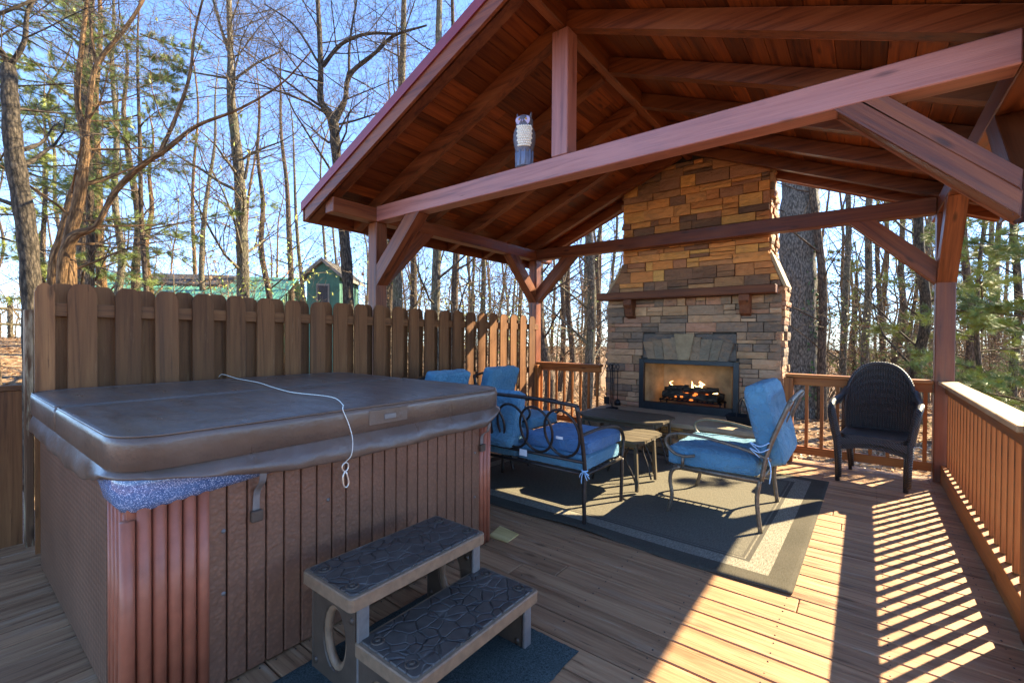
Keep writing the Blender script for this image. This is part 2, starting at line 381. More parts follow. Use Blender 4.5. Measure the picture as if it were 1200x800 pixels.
        me.polygons.foreach_set('use_smooth', s.sm); me.materials.append(MATS[mat]); me.update()
        o = bpy.data.objects.new(name, me); COL.objects.link(o)
        if parent is not None:
            o.parent = parent; WLOC[o.name] = off.copy()
        if loc is not None: o.location = loc; WLOC[o.name] = Vector(loc)
        if bevel:
            md = o.modifiers.new('bevel', 'BEVEL'); md.width = bevel; md.segments = seg; md.limit_method = 'ANGLE'; md.angle_limit = R(35)
        if sub:
            md = o.modifiers.new('sub', 'SUBSURF'); md.levels = sub; md.render_levels = sub
        if kind: o['kind'] = kind
        if label: o['label'] = label
        return o
def tag(o, label, cat, group=None):
    o['label'] = label; o['category'] = cat
    if group: o['group'] = group
    return o
def thing(name, label, cat, loc=(0,0,0), group=None, rz=0):
    o = bpy.data.objects.new(name, None); COL.objects.link(o); o.location = loc; o.rotation_euler = (0,0,rz); o.empty_display_size = .1
    WLOC[o.name] = Vector(loc); return tag(o, label, cat, group)
def copy_tree(o, parent=None):
    c = o.copy(); COL.objects.link(c)
    if parent: c.parent = parent
    for ch in list(o.children): copy_tree(ch, c)
    return c
def bez(pts, n=10):            # Catmull-Rom through points
    P = [Vector(p) for p in pts]; P = [P[0]*2-P[1]]+P+[P[-1]*2-P[-2]]; out = []
    for i in range(1, len(P)-2):
        for k in range(n):
            t = k/n; a, b_, c, d_ = P[i-1], P[i], P[i+1], P[i+2]
            out.append(.5*((2*b_)+(-a+c)*t+(2*a-5*b_+4*c-d_)*t*t+(-a+3*b_-3*c+d_)*t**3))
    out.append(P[-2]); return out

# ------------------------------------------------------------------ ground
GZ = -.55
def ground_h(x, y):
    d = math.hypot(x, y); a = math.atan2(y, x)
    left = max(0, min(1, (-x-6)/14))*max(0, 1-abs(y-2)/22)
    z = GZ + 1.7*left*left*(3-2*left)
    z += .12*noise.noise(Vector((x*.25, y*.25, 0)))*min(1, d/5) + .5*noise.noise(Vector((x*.04, y*.04, 3)))*min(1, d/20)
    back = max(0, (y-14)/30); rt = max(0, (x-4)/20)
    z -= 3.2*min(1, back)**1.3*(1-.6*left) + 3.*min(1, rt)
    far = max(0, (d-60)/300); z -= 14*min(1, far)
    return z
g = MB(); rads = [0]+[1.5*1.085**i for i in range(80)]; na = 120; vs = []; fs = []
for i, r in enumerate(rads):
    for j in range(na):
        a = 2*math.pi*j/na; x, y = r*math.cos(a)-1.5, r*math.sin(a)+3
        vs.append((x, y, ground_h(x, y)))
for i in range(len(rads)-1):
    for j in range(na): fs.append((i*na+j, i*na+(j+1) % na, (i+1)*na+(j+1) % na, (i+1)*na+j))
g.add(vs, fs, smooth=True); g.build('ground', 'forest_floor', kind='structure')
# leaf litter
g = MB(); rg = random.Random(3)
for i in range(30000):
    while True:
        ang = rg.uniform(R(35), R(190)); d = 3+rg.random()**1.6*24; x = -1.5+d*math.cos(ang); y = 3+d*math.sin(ang)
        if (y > 6.3 or x > .95 or x < -4.4): break
    z = ground_h(x, y)+.015; s_ = rg.uniform(.025, .06); a = rg.uniform(0, 6.28); c, s1 = math.cos(a)*s_, math.sin(a)*s_; t = rg.uniform(.2, .9)*s_
    vs = [(x-c, y-s1, z), (x+s1*.6, y-c*.6, z+t), (x+c, y+s1, z+t*.3), (x-s1*.6, y+c*.6, z+t*.8)]
    g.add(vs, [(0,1,2), (0,2,3)], rnd=rg.random())
g.build('leaf_litter', 'leaf', kind='stuff')

# ------------------------------------------------------------------ deck
mb = MB(); y = .425; P = .1475; rd = random.Random(5)
XL, XR = -4.1, .72
# keep a seam at y=2.34
y = 2.34-P*math.floor((2.34-.43)/P)
y0deck = y
while y < 6.02:
    y1 = min(y+P-.007, 6.03)
    cuts = [XL]+([rd.uniform(-3, 0)] if rd.random() < .55 else [])+[XR]
    for a, b_ in zip(cuts[:-1], cuts[1:]): mb.box((a+.002, y, -.035), (b_-.002, y1, 0), 0)
    y += P
mb.build('deck_floor', 'deck_wood', bevel=.004, kind='structure')
mb = MB(); x = -6.
while x < .72:
    mb.box((x, -3.2, -.035), (x+P-.007, y0deck-.05, 0), 1); x += P
mb.build('side_deck_floor', 'deck_wood', bevel=.004, kind='structure')
mb = MB(); mb.box((-4.1, y0deck-.044, -.035), (.72, y0deck-.006, .012), 0); mb.build('deck_trim_board', 'deck_wood', bevel=.003, kind='structure')
mb = MB(); mb.box((XL, 6.0, -.30), (XR, 6.04, -.04), 0); mb.box((.68, -3.2, -.30), (.72, 6.0, -.04), 1); mb.box((-6, -3.2, -.30), (-4.12, .40, -.04), 0)
mb.build('deck_skirt_board', 'deck_wood', kind='structure')

m_ = MB(); y = y0deck
while y < 6.0:
    for k in range(12):
        x = -3.95+.405*k
        for yy in (y+.03, y+P-.037): m_.tube([(x+rd.uniform(-.004, .004), yy+rd.uniform(-.004, .004), -.001), (x, yy, .0006)], .0042, 7)
    y += P
MATS['screw_metal'] = MATS['bronze_metal'] if 'bronze_metal' in MATS else None
m_.build('deck_screws', 'screw_metal', kind='stuff')

# ------------------------------------------------------------------ pavilion
pav = thing('pavilion', 'open timber pavilion with reddish beams and plank ceiling over the seating area', 'pavilion', (-1.78, 4.4, 0))
PX = (-4.13, .60); PY = (2.98, 5.93); ZB, ZT = 2.545, 2.69; HW = .07
RX, RZ, SL = -1.78, 3.65, .4167
for x in PX:
    for y in PY:
        x_ = x+(.045 if (x > 0 and y < 4) else 0)
        MB().box((x_-HW, y-HW, -.5), (x_+HW, y+HW, ZB-.002), 2).build('post', 'beam_wood', pav, bevel=.006)
for x in PX: MB().box((x-HW, 2.42, ZB), (x+HW, 6.32, ZT), 1).build('plate_beam', 'beam_wood', pav, bevel=.006)
for y in PY: MB().box((PX[0]+HW+.002, y-HW, ZB+.001), (PX[1]-HW-.002, y+HW, ZT+.012), 0).build('tie_beam', 'skylit_beam_wood' if y < 4 else 'beam_wood', pav, bevel=.006)
def brace(orig, du, L=.46, s=.20):
    o = Vector(orig); du = Vector(du); w = du.cross(Vector((0,0,1)))
    M_ = Matrix(((du.x, 0, w.x, o.x), (du.y, 0, w.y, o.y), (0, 1, 0, o.z), (0,0,0,1)))
    pts = [(0.001, -L), (0.001, -L-s), (L+s, -.001), (L, -.001)]
    m_ = MB()
    if o.x > 0 and o.y < 4 and abs(du.x) > .5:      # the split near brace: a long drying crack
        h1 = s*.42; h2 = s*.455
        m_.prism([(0.001, -L), (0.001, -L-h1), (L+h1, -.001), (L, -.001)], -.066, .066, M_); m_.prism([(0.001, -L-h2), (0.001, -L-s), (L+s, -.001), (L+h2, -.001)], -.066, .066, M_)
        m_.prism([(0.02, -L-.02), (0.02, -L-s+.02), (L+s-.02, -.02), (L+.02, -.02)], -.05, .05, M_)
    else: m_.prism(pts, -.066, .066, M_)
    # grain along the brace
    m_.g = [((u+v)*.7, (u-v)*.7, w_) for (u, v, w_) in [(p[0]+7*orig[0], p[1], p[2]) for p in m_.g]]
    m_.build('brace', 'beam_wood', pav, bevel=.006)
for x in PX:
    for y in PY:
        sx = 1 if x < -1 else -1; sy = 1 if y < 4 else -1
        brace((x+sx*HW, y, ZB), (sx, 0, 0)); brace((x, y+sy*HW, ZB), (0, sy, 0))
for y in PY[:1]: MB().box((RX-HW-.04, y-HW, ZT+.014), (RX+.03, y+HW, RZ-.01), 2).build('king_post', 'skylit_beam_wood', pav, bevel=.006)
MB().box((RX-.075, 2.42, RZ-.005), (RX+.0, 6.32, RZ+.15), 1).build('ridge_beam', 'beam_wood', pav, bevel=.006)
ca = math.cos(math.atan(SL)); RD = .125
XE = (-4.50, 1.0)
def zr(x): return RZ - SL*abs(x-RX)
for k, y in enumerate((2.46, 2.98, 3.69, 4.42, 5.14, 5.84, 6.28)):
    w = .045
    if k == 0 or k == 6: pass
    for sgn, xe in ((-1, XE[0]), (1, XE[1])):
        xs = RX+(sgn*.001 if sgn > 0 else -.076); pts = [(xs, zr(xs)), (xe, zr(xe)), (xe, zr(xe)+RD), (xs, zr(xs)+RD)]
        M_ = Matrix(((1,0,0,0), (0,0,1,y), (0,1,0,0), (0,0,0,1)))
        m_ = MB(); m_.prism(pts, -w, w, M_); m_.build('rafter', 'beam_wood', pav, bevel=.004)
# ceiling boards: run along Y on top of the rafters, each its own strip; plus metal roof
for sgn, xe in ((-1, XE[0]), (1, XE[1])):
    m_ = MB(); t = 0; Lr = abs(xe-RX)/ca; ux = Vector((sgn*ca, 0, -SL*ca)); n_ = Vector((sgn*SL*ca, 0, ca)); y0 = 2.40
    while t < Lr:
        t1 = min(t+.135, Lr+.02); a = Vector((RX, 0, RZ+RD+.004+.01))+ux*t; b_ = Vector((RX, 0, RZ+RD+.014))+ux*(t1-.004)
        cuts = [2.40, rd.uniform(3, 5), 6.36]
        for c0, c1 in zip(cuts[:-1], cuts[1:]):
            vs = [Vector((p.x, yy, p.z))+n_*h for h in (0, .02) for yy in (c0+.001, c1-.001) for p in (a, b_)]
            of = rd.uniform(0, 50); gc = [(v_.y+of, (v_.x)*1.+of, v_.z) for v_ in vs]
            m_.add(vs, [(0,1,3,2), (4,6,7,5), (0,4,5,1), (2,3,7,6), (0,2,6,4), (1,5,7,3)], gc)
        t = t1 if t1 < Lr else Lr+1
    m_.build('ceiling_boards', 'ceiling_wood', pav)
for sgn, xe in ((-1, XE[0]-.05), (1, XE[1]+.05)):
    m_ = MB(); z0 = RZ+RD+.045
    top = lambda x: z0-SL*abs(x-RX)
    pts = [(RX, top(RX)), (xe, top(xe)), (xe, top(xe)+.03), (RX, top(RX)+.03)]
    M_ = Matrix(((1,0,0,0), (0,0,1,0), (0,1,0,0), (0,0,0,1)))
    m_.prism(pts, 2.37, 6.40, M_)
    for i in range(11):
        yy = 2.55+i*.37; m_.prism([(RX, top(RX)+.031), (xe, top(xe)+.031), (xe, top(xe)+.05), (RX, top(RX)+.05)], yy-.012, yy+.012, M_)
    m_.build('metal_roof', 'burgundy_metal', pav)
    for yy in (2.362, 6.402):
        pts = [(RX, top(RX)-.055), (xe, top(xe)-.055), (xe, top(xe)+.034), (RX, top(RX)+.034)]
        m_ = MB(); m_.prism(pts, yy-.006, yy+.006, M_); m_.build('roof_edge_trim', 'burgundy_metal', pav)
    m_ = MB(); xf = xe-sgn*.03; m_.box((min(xf, xf+sgn*.022), 2.372, top(xe)-.16), (max(xf, xf+sgn*.022), 6.39, top(xe)-.004), 1); m_.build('fascia', 'beam_wood', pav)
    for yy in (2.385, 6.355):      # rake boards under the metal edge
        pts = [(RX, top(RX)-.175), (xe-sgn*.055, top(xe-sgn*.055)-.175), (xe-sgn*.055, top(xe-sgn*.055)-.001), (RX, top(RX)-.001)]
        m_ = MB(); m_.prism(pts, yy-.013, yy+.013, M_); m_.build('rake_board', 'beam_wood', pav)

# ------------------------------------------------------------------ fireplace
fp = thing('outdoor_fireplace', 'tall stacked stone outdoor fireplace with lit fire and timber mantel', 'fireplace', (-1.85, 6.3, 0))
FY = 6.06
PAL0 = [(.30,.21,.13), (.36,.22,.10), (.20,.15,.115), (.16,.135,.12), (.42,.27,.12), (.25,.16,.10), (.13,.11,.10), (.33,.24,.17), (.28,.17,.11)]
WARM = [(.72,.36,.11), (.30,.17,.09), (.22,.14,.085), (.64,.33,.10), (.56,.28,.09), (.24,.15,.08), (.62,.35,.12), (.18,.12,.075), (.40,.21,.08), (.55,.29,.09), (.14,.10,.07), (.36,.22,.10)]  # warm bounce light put into the upper chimney's stone colours
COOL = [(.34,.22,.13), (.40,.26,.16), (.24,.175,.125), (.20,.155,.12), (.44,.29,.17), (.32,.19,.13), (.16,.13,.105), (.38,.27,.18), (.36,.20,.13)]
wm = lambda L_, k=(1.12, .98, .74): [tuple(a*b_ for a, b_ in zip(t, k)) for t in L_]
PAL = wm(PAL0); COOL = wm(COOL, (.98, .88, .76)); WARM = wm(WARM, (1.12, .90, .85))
rs = random.Random(21)
def stone_face(mbx, u0f, u1f, z0, z1, to3, holes=(), pal=COOL, hmin=.045, hmax=.12, dep=.05, lf=1.):
    """courses of stones between u0f(z) and u1f(z); to3(u,z,d) -> world; d is outwards"""
    z = z0
    while z < z1-.02:
        h = rs.uniform(hmin, hmax)
        if z+h > z1-.03: h = z1-z
        zm = z+h/2; u = min(u0f(z), u0f(z+h)); ue = max(u1f(z), u1f(z+h))
        while u < ue-.01:
            L = rs.uniform(.08, .34)*(1.2 if h > .08 else 1)*lf
            if u+L > ue-.06: L = ue-u
            rects = [(u, u+L, z, z+h)]
            if h > .09 and rs.random() < .28:
                zs = z+h*rs.uniform(.4, .6); rects = [(u, u+L, z, zs), (u, u+L, zs, z+h)]
            for (a, b_, c, d_) in rects:
                ok = True
                for (ha, hb, hc, hd) in holes:
                    if b_ > ha+.003 and a < hb-.003 and d_ > hc+.003 and c < hd-.003:
                        if a < ha < b_ and b_-ha < .5: b_ = ha
                        elif a < hb < b_ and hb-a < .5: a = hb
                        else:
                            if c < hc < d_: d_ = hc
                            elif c < hd < d_: c = hd
                            else: ok = False
                        if b_-a < .02 or d_-c < .015: ok = False
                if not ok: continue
                al = max(a, u0f(c)); ah = max(a, u0f(d_)); bl = min(b_, u1f(c)); bh = min(b_, u1f(d_))
                if bl-al < .015 and bh-ah < .015: continue
                gp = .004; ou = rs.uniform(.0, .038)
                def q(u_, z_, d__): return to3(u_, z_, d__)
                j = lambda k=.006: rs.uniform(-k, k)
                nu = max(2, int((b_-a)/.06)); vs = []; 
                # face grid with rough surface
                for iz in range(3):
                    fz = iz/2; zz = c+gp+(d_-c-2*gp)*fz
                    for iu in range(nu+1):
                        fu = iu/nu; lo = al+(ah-al)*fz+gp; hi = bl+(bh-bl)*fz-gp; uu = lo+(hi-lo)*fu
                        edge = (iz in (0, 2)) or (iu in (0, nu))
                        vs.append(q(uu+(0 if iu in (0, nu) else j()), zz, ou+(0.004 if edge else .012)+j(.005)))
                n = len(vs); fcs = []
                for iz in range(2):
                    for iu in range(nu): k = iz*(nu+1)+iu; fcs.append((k, k+1, k+nu+2, k+nu+1))
                ring = list(range(nu+1))+[2*nu+1]+list(range(3*nu+2, 2*nu+1, -1))+[nu+1]
                for k in ring:
                    p = vs[k]; fz = 0 if k <= nu else (.5 if k < 2*(nu+1) else 1); iu = k % (nu+1); fu = iu/nu
                    zz = c+gp+(d_-c-2*gp)*fz; lo = al+(ah-al)*fz+gp; hi = bl+(bh-bl)*fz-gp
                    vs.append(q(lo+(hi-lo)*fu, zz, -dep))
                m_ = len(ring)
                for k in range(m_): fcs.append((ring[k], n+k, n+(k+1) % m_, ring[(k+1) % m_]))
                of = Vector([rs.uniform(0, 40) for _ in range(3)]); base = rs.choice(pal); vv = rs.uniform(.85, 1.3)
                mbx.add(vs, fcs, [Vector(p)+of for p in vs], col=tuple(min(.7, t*vv) for t in base))
            u += L
        z += h
FL, FR_ = -2.93, -.755; CL, CR = -2.70, -.89; ZM, ZS0, ZS1 = 1.95, 1.97, 2.33
def ul(z): return FL if z < ZS0 else (FL+(CL-FL)*min(1, (z-ZS0)/(ZS1-ZS0)))
def ur(z): return FR_ if z < ZS0 else (FR_+(CR-FR_)*min(1, (z-ZS0)/(ZS1-ZS0)))
FB = (-2.43, -1.20, .40, 1.06)
front = lambda u, z, d: Vector((u, FY-d, z))
m_ = MB(); KS = (-2.40, -1.23, 1.06, 1.40)
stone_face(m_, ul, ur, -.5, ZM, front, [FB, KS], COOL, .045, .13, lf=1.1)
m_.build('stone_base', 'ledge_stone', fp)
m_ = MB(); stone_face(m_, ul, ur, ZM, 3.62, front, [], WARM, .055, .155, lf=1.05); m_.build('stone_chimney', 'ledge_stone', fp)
m_ = MB(); side = lambda u, z, d: Vector(((ur(z))+d, u, z))
stone_face(m_, lambda z: FY+.004, lambda z: FY+.46, -.5, 3.4, side, [], COOL)
m_.build('side_stonework', 'ledge_stone', fp); m_ = MB()
sideL = lambda u, z, d: Vector(((ul(z))-d, u, z))
stone_face(m_, lambda z: FY+.004, lambda z: FY+.46, -.5, 3.4, sideL, [], COOL)
m_.build('side_stonework', 'ledge_stone', fp)
m_ = MB()       # core with firebox opening
M_ = Matrix(((1,0,0,0), (0,0,1,0), (0,1,0,0), (0,0,0,1)))
outer = [(FL+.01, -.6), (FR_-.01, -.6), (FR_-.01, ZS0), (CR-.01, ZS1), (CR-.01, 4.35), (CL+.01, 4.35), (CL+.01, ZS1), (FL+.01, ZS0)]
hole = [(FB[0], FB[2]), (FB[0], FB[3]), (FB[1], FB[3]), (FB[1], FB[2])]
m_.prism(outer, FY+.01, FY+.45, M_, [hole]); m_.build('core', 'mortar', fp)
for x0, x1 in ((FR_+.03, CR+.01), (FL-.03, CL-.01)):
    m_ = MB(); m_.beam((x0, FY+.225, ZS0-.02), (x1, FY+.225, ZS1+.02), .48, .035, up=(0,0,1)); m_.build('shoulder_cap', 'sand_stone', fp, bevel=.005)
# arch stones and keystone
m_ = MB(); cx = (FB[0]+FB[1])/2; n = 9
for k in range(n):
    if k == n//2: continue
    f0 = -1+2*k/n; f1 = -1+2*(k+1)/n
    if k < n//2: pass
    xb0, xb1 = cx+f0*.50, cx+f1*.50; xt0, xt1 = cx+f0*.50*1.14, cx+f1*.50*1.14
    hgt = .22+.10*(1-abs((f0+f1)/2))+rs.uniform(-.01, .01)
    p0 = (xb0+.004, FB[3]+.008); p1 = (xb1-.004, FB[3]+.008); p2 = (xt1-.004, FB[3]+hgt); p3 = (xt0+.004, FB[3]+hgt+rs.uniform(-.01, .01))
    vv = rs.choice([(.20,.155,.10), (.28,.20,.12), (.15,.12,.085), (.25,.17,.10)])
    m_.prism([p0, p1, p2, p3], FY-.045-rs.uniform(0, .015), FY+.02, M_, col=vv)
m_.box((KS[0], FY-.012, 1.07), (KS[1], FY+.02, 1.40), 0, col=(.12,.10,.08))
m_.build('arch_stones', 'ledge_stone', fp, bevel=.006)
m_ = MB(); m_.prism([(-1.905, 1.068), (-1.765, 1.068), (-1.715, 1.395), (-1.955, 1.395)], FY-.075, FY+.01, M_); m_.build('keystone', 'key_stone', fp, bevel=.006)
man = MB().box((-3.0, FY-.24, 1.865), (-.79, FY-.055, 1.965), 0).build('mantel', 'mantel_wood', fp, bevel=.008)
for x in (-2.56, -1.12):
    m_ = MB(); M2 = Matrix(((0,0,1,x), (-1,0,0,FY-.03), (0,1,0,1.862), (0,0,0,1)))
    m_.prism([(0, 0), (.17, 0), (.17, -.07), (.13, -.12), (.10, -.22), (0, -.25)], -.055, .055, M2); m_.build('corbel', 'mantel_wood', man, bevel=.004)
# hearth
m_ = MB(); hf = lambda u, z, d: Vector((u, 5.24-d, z)); stone_face(m_, lambda z: -2.88, lambda z: -.72, .0, .335, hf, [], PAL, .06, .1)
hs = lambda u, z, d: Vector((-.72+d, u, z)); stone_face(m_, lambda z: 5.25, lambda z: FY, .0, .335, hs, [], PAL, .06, .1)
m_.box((-2.87, 5.25, .001), (-.73, FY-.03, .334), 0, col=(.1,.08,.06))
m_.build('hearth', 'ledge_stone', fp)
m_ = MB(); m_.box((-2.92, 5.17, .337), (-.68, FY-.035, .39), 0); m_.build('hearth_slab', 'sand_stone', fp, bevel=.008)
# firebox
m_ = MB(); a, b_, c, d_ = FB; fr = .055
m_.box((a-.01, FY-.055, c-.01), (a+fr, FY+.01, d_), 2); m_.box((b_-fr, FY-.055, c-.01), (b_+.01, FY+.01, d_), 2)
m_.box((a+fr+.001, FY-.055, d_-fr), (b_-fr-.001, FY+.01, d_), 0); m_.box((a+fr+.001, FY-.07, c-.01), (b_-fr-.001, FY+.01, c+.09), 0)
m_.build('firebox_frame', 'steel_black', fp, bevel=.003)
m_ = MB(); y1 = FY+.42
m_.box((a+.012, y1, c+.02), (b_-.012, y1+.02, d_-.02), 0); m_.box((a+.012, FY+.012, c+.012), (b_-.012, y1, c+.03), 0)
m_.beam((a+.03, FY+.02, .73), (a+.16, y1-.002, .73), .02, .62); m_.beam((b_-.03, FY+.02, .73), (b_-.16, y1-.002, .73), .02, .62)
m_.build('firebox_lining', 'firebrick', fp)
m_ = MB()
for i in range(12): x = cx-.36+i*.065; m_.tube([(x, FY+.10, c+.12), (x, FY+.38, c+.12)], .007, 6)
m_.tube([(cx-.4, FY+.11, c+.11), (cx+.4, FY+.11, c+.11)], .009, 6); m_.tube([(cx-.4, FY+.36, c+.11), (cx+.4, FY+.36, c+.11)], .009, 6)
for x in (cx-.38, cx+.38):
    for y in (FY+.11, FY+.36): m_.tube([(x, y, c+.03), (x, y, c+.13)], .009, 6)
m_.build('grate', 'black_iron', fp)
def log(p, q, r):
    p = Vector(p); q = Vector(q); pts = [p.lerp(q, k/7)+Vector((0, rs.uniform(-.006, .006), rs.uniform(-.008, .008))) for k in range(8)]
    MB().tube(pts, [r*rs.uniform(.85, 1.12) for _ in pts], 12).build('log', 'bark_dark', fp)
log((cx-.36, FY+.16, c+.18), (cx+.34, FY+.15, c+.17), .05); log((cx-.28, FY+.30, c+.18), (cx+.38, FY+.31, c+.18), .055)
log((cx-.30, FY+.20, c+.26), (cx+.26, FY+.27, c+.25), .048); log((cx-.08, FY+.14, c+.255), (cx+.33, FY+.26, c+.27), .036)
log((cx-.36, FY+.24, c+.24), (cx-.02, FY+.18, c+.29), .036)
m_ = MB()
for i in range(45): m_.cbox((cx+rs.gauss(0, .19), FY+rs.uniform(.10, .34), c+rs.uniform(.12, .22)), (.03, .03, .02), rs.uniform(0, 3))
m_.build('embers', 'ember', fp)
m_ = MB()
for i in range(15):
    x = cx-.30+rs.random()*.56; y = FY+rs.uniform(.16, .32); h = rs.uniform(.04, .13)*(1.3 if abs(x-cx-.1) < .12 else .9); w = rs.uniform(.008, .020)
    z = c+.24; pts = [(x+rs.uniform(-.012, .012)*k, y, z+h*k/5) for k in range(6)]; m_.tube(pts, [w, w*1.15, w*.95, w*.6, w*.3, .001], 8)
m_.tube([(cx-.34, FY+.24, c+.235), (cx+.32, FY+.24, c+.235)], .012, 6)
m_.build('flames', 'flame', fp)

# ------------------------------------------------------------------ railings
def rail(name, label, a, b_, x_axis, posts=(), skip=.138, cap=True, n0=.06, low=False):
    a = Vector(a); b_ = Vector(b_); t = thing(name, label, 'railing', (a+b_)/2, 'wooden deck railings'); d = (b_-a); L = d.length; d.normalize(); s_ = Vector((-d.y, d.x, 0))
    m_ = MB(); m_.beam(a+Vector((0,0,.943)), b_+Vector((0,0,.943)), .14, .034); m_.build('cap_rail', 'cap_wood' if cap else 'rail_wood', t, bevel=.005)
    m_ = MB(); m_.beam(a+Vector((0,0,.883)), b_+Vector((0,0,.883)), .04, .085); m_.build('top_rail', 'rail_wood', t, bevel=.003)
    m_ = MB(); m_.beam(a+Vector((0,0,.125 if not low else .085)), b_+Vector((0,0,.125 if not low else .085)), .04 if not low else .085, .085 if not low else .165); m_.build('bottom_rail', 'rail_wood', t, bevel=.003)
    u = n0; first = None
    while u < L-.03:
        p = a+d*u
        if first is None:
            m_ = MB(); m_.box((-.0155, -.0135, 0.169), (.0155, .0135, .839), 2, rnd=None); first = m_.build('baluster', 'rail_wood', t, world=False, bevel=.002)
            first.location = p-WLOC[t.name]; o = first
        else:
            o = first.copy(); COL.objects.link(o); o.parent = t; o.location = p-WLOC[t.name]
        o.rotation_euler.z = math.atan2(d.y, d.x)
        u += skip
    for q in posts: m_ = MB(); q = Vector(q); m_.box((q.x-.045, q.y-.045, -.3), (q.x+.045, q.y+.045, .922), 2); m_.build('rail_post', 'rail_wood', t, bevel=.004)
    return t
rail('side_railing', 'long deck railing along the right side with sunlit pale cap', (.625, 3.055, 0), (.625, 5.855, 0), False, low=True)
rail('end_railing', 'deck railing behind the wicker chairs right of the fireplace', (-.69, 5.93, 0), (.525, 5.93, 0), True, [(-.655, 5.86)], cap=False)
rail('corner_railing', 'deck railing between the privacy fence and the fireplace', (-4.055, 5.93, 0), (-2.97, 5.93, 0), True, [(-4.0, 5.80)], cap=False)
rail('front_railing', 'deck railing near the camera beyond the right front post', (.625, -2.5, 0), (.625, 2.905, 0), False, low=True)

# ------------------------------------------------------------------ privacy fence
fe = thing('privacy_fence', 'tall brown board on board privacy fence behind the hot tub', 'fence', (-4.05, 3, 0))
def picket_mesh(w=.138, h=1.66, y=0):
    m_ = MB(); c = .036; M2 = Matrix(((0,0,1,0), (1,0,0,0), (0,1,0,0), (0,0,0,1)))
    m_.prism([(-w/2, -.30), (w/2, -.30), (w/2, h-c*1.6), (w/2-c*.35, h-c*.6), (w/2-c, h), (-w/2+c, h), (-w/2+c*.35, h-c*.6), (-w/2, h-c*1.6)], -.009, .009, M2, axis=1)
    return m_
protos = []
k = 0; y = .630
def put_picket(x, y, i):
    global protos
    if len(protos) < 6:
        m_ = picket_mesh(w=.138); o = m_.build('picket', 'fence_wood', fe, world=False, bevel=.003); protos.append(o)
    else:
        o = protos[rd.randrange(6)].copy(); COL.objects.link(o); o.parent = fe
    o.location = Vector((x, y, rd.uniform(-.006, .008)))-Vector((-4.05, 3, 0)); o.rotation_euler = (rd.uniform(-.004, .004), 0, rd.uniform(-.01, .01))
while y < 5.86:
    if not (5.83 < y < 6.0): put_picket(-4.0, y, k)
    if y+.113 < 5.8: put_picket(-4.067, y+.114, k)
    y += .2285; k += 1
pk = picket_mesh(w=.088).build('picket', 'fence_wood', fe, world=False, bevel=.003); pk.location = Vector((-4.0, .460, 0))-Vector((-4.05, 3, 0))
put_picket(-4.067, .545, 0)
for z in (.25, .85, 1.50): MB().box((-4.055, .42, z-.042), (-4.012, 5.855, z+.042), 1).build('fence_rail', 'fence_wood', fe, bevel=.003)
for y in (.62, 1.7): MB().box((-4.18, y-.045, -.5), (-4.08, y+.045, 1.6), 2).build('fence_post', 'fence_wood', fe, bevel=.004)
lp = thing('fence_post', 'weathered post with flaking white paint at the left end of the fence', 'post', (-4.16, .36, 0))
MB().box((-4.25, .392, -.3), (-4.165, .43, 1.50), 2).build('post_board', 'old_post_wood', lp, bevel=.004)
lf = thing('low_privacy_wall', 'low brown board wall at the far left of the deck', 'wall', (-4.3, -.4, 0))
m_ = MB(); y = .388
while y > -1.6: m_.box((-4.30, y-.135, -.2), (-4.27, y, .985), 2); y -= .138
m_.build('wall_boards', 'fence_wood', lf, bevel=.002)
MB().box((-4.32, -1.65, .988), (-4.25, .385, 1.02), 1).build('wall_cap', 'fence_wood', lf, bevel=.002)

# ------------------------------------------------------------------ hot tub
TX0, TX1, TY0, TY1, TZ = -3.74, -1.93, .41, 2.28, .80
tub = thing('hot_tub', 'large brown hot tub with vinyl cover and reddish ribbed corners', 'hot tub', ((TX0+TX1)/2, (TY0+TY1)/2, 0))
m_ = MB(); y = .64                     # front panel of grooved boards
while y < 2.17-.01:
    y1 = min(y+.0728, 2.172); m_.box((TX1-.03, y+.003, .01), (TX1, y1-.002, TZ), 2); y = y1
m_.build('front_panel', 'tub_panel', tub, bevel=.006, seg=2)
m_ = MB(); m_.box((TX0+.02, TY0+.02, .012), (TX1-.032, TY1-.02, TZ-.004), 2); m_.build('cabinet_core', 'near_black', tub)  # near-black core behind the gaps of the panel boards
m_ = MB(); m_.box((TX0, TY0, .01), (TX1-.27, TY0+.018, TZ), 0); m_.build('side_panel', 'tub_side', tub, bevel=.004)
m_ = MB(); m_.box((TX0, TY1-.018, .01), (TX1-.2, TY1, TZ), 0); m_.box((TX0, TY0+.02, .01), (TX0+.018, TY1-.02, TZ), 1); m_.build('rear_panels', 'tub_side', tub, bevel=.004)
def ribs(pts, r=.024):
    m_ = MB()
    for (x, y) in pts: m_.tube([(x, y, .012), (x, y, TZ-.002-(.075 if y < .45 else 0))], r, 12)
    return m_
c1 = [(TX1-.02, .42+.045*k) for k in range(5)]+[(TX1-.006, TY0+.012)]
m_ = ribs([(TX1-.014, .415+.0445*k) for k in range(6)], .0215)
for k in range(5): m_.tube([(TX1-.014-.052*(k+.6), TY0+.012, .012), (TX1-.014-.052*(k+.6), TY0+.012, TZ-.06)], .012, 8)
m_.box((TX1-.27, TY0+.006, .011), (TX1-.02, .66, TZ-.003), 2); m_.build('corner_panel', 'corner_red', tub)
m_ = ribs([(TX1-.014, TY1-.018-.036*k) for k in range(3)], .0175); m_.box((TX1-.2, 2.176, .011), (TX1-.018, TY1-.004, TZ-.003), 2)
for k in range(4): m_.tube([(TX1-.03-.045*k, TY1-.014, .012), (TX1-.03-.045*k, TY1-.014, TZ-.002)], .0175, 10)
m_.build('corner_panel', 'corner_red', tub)
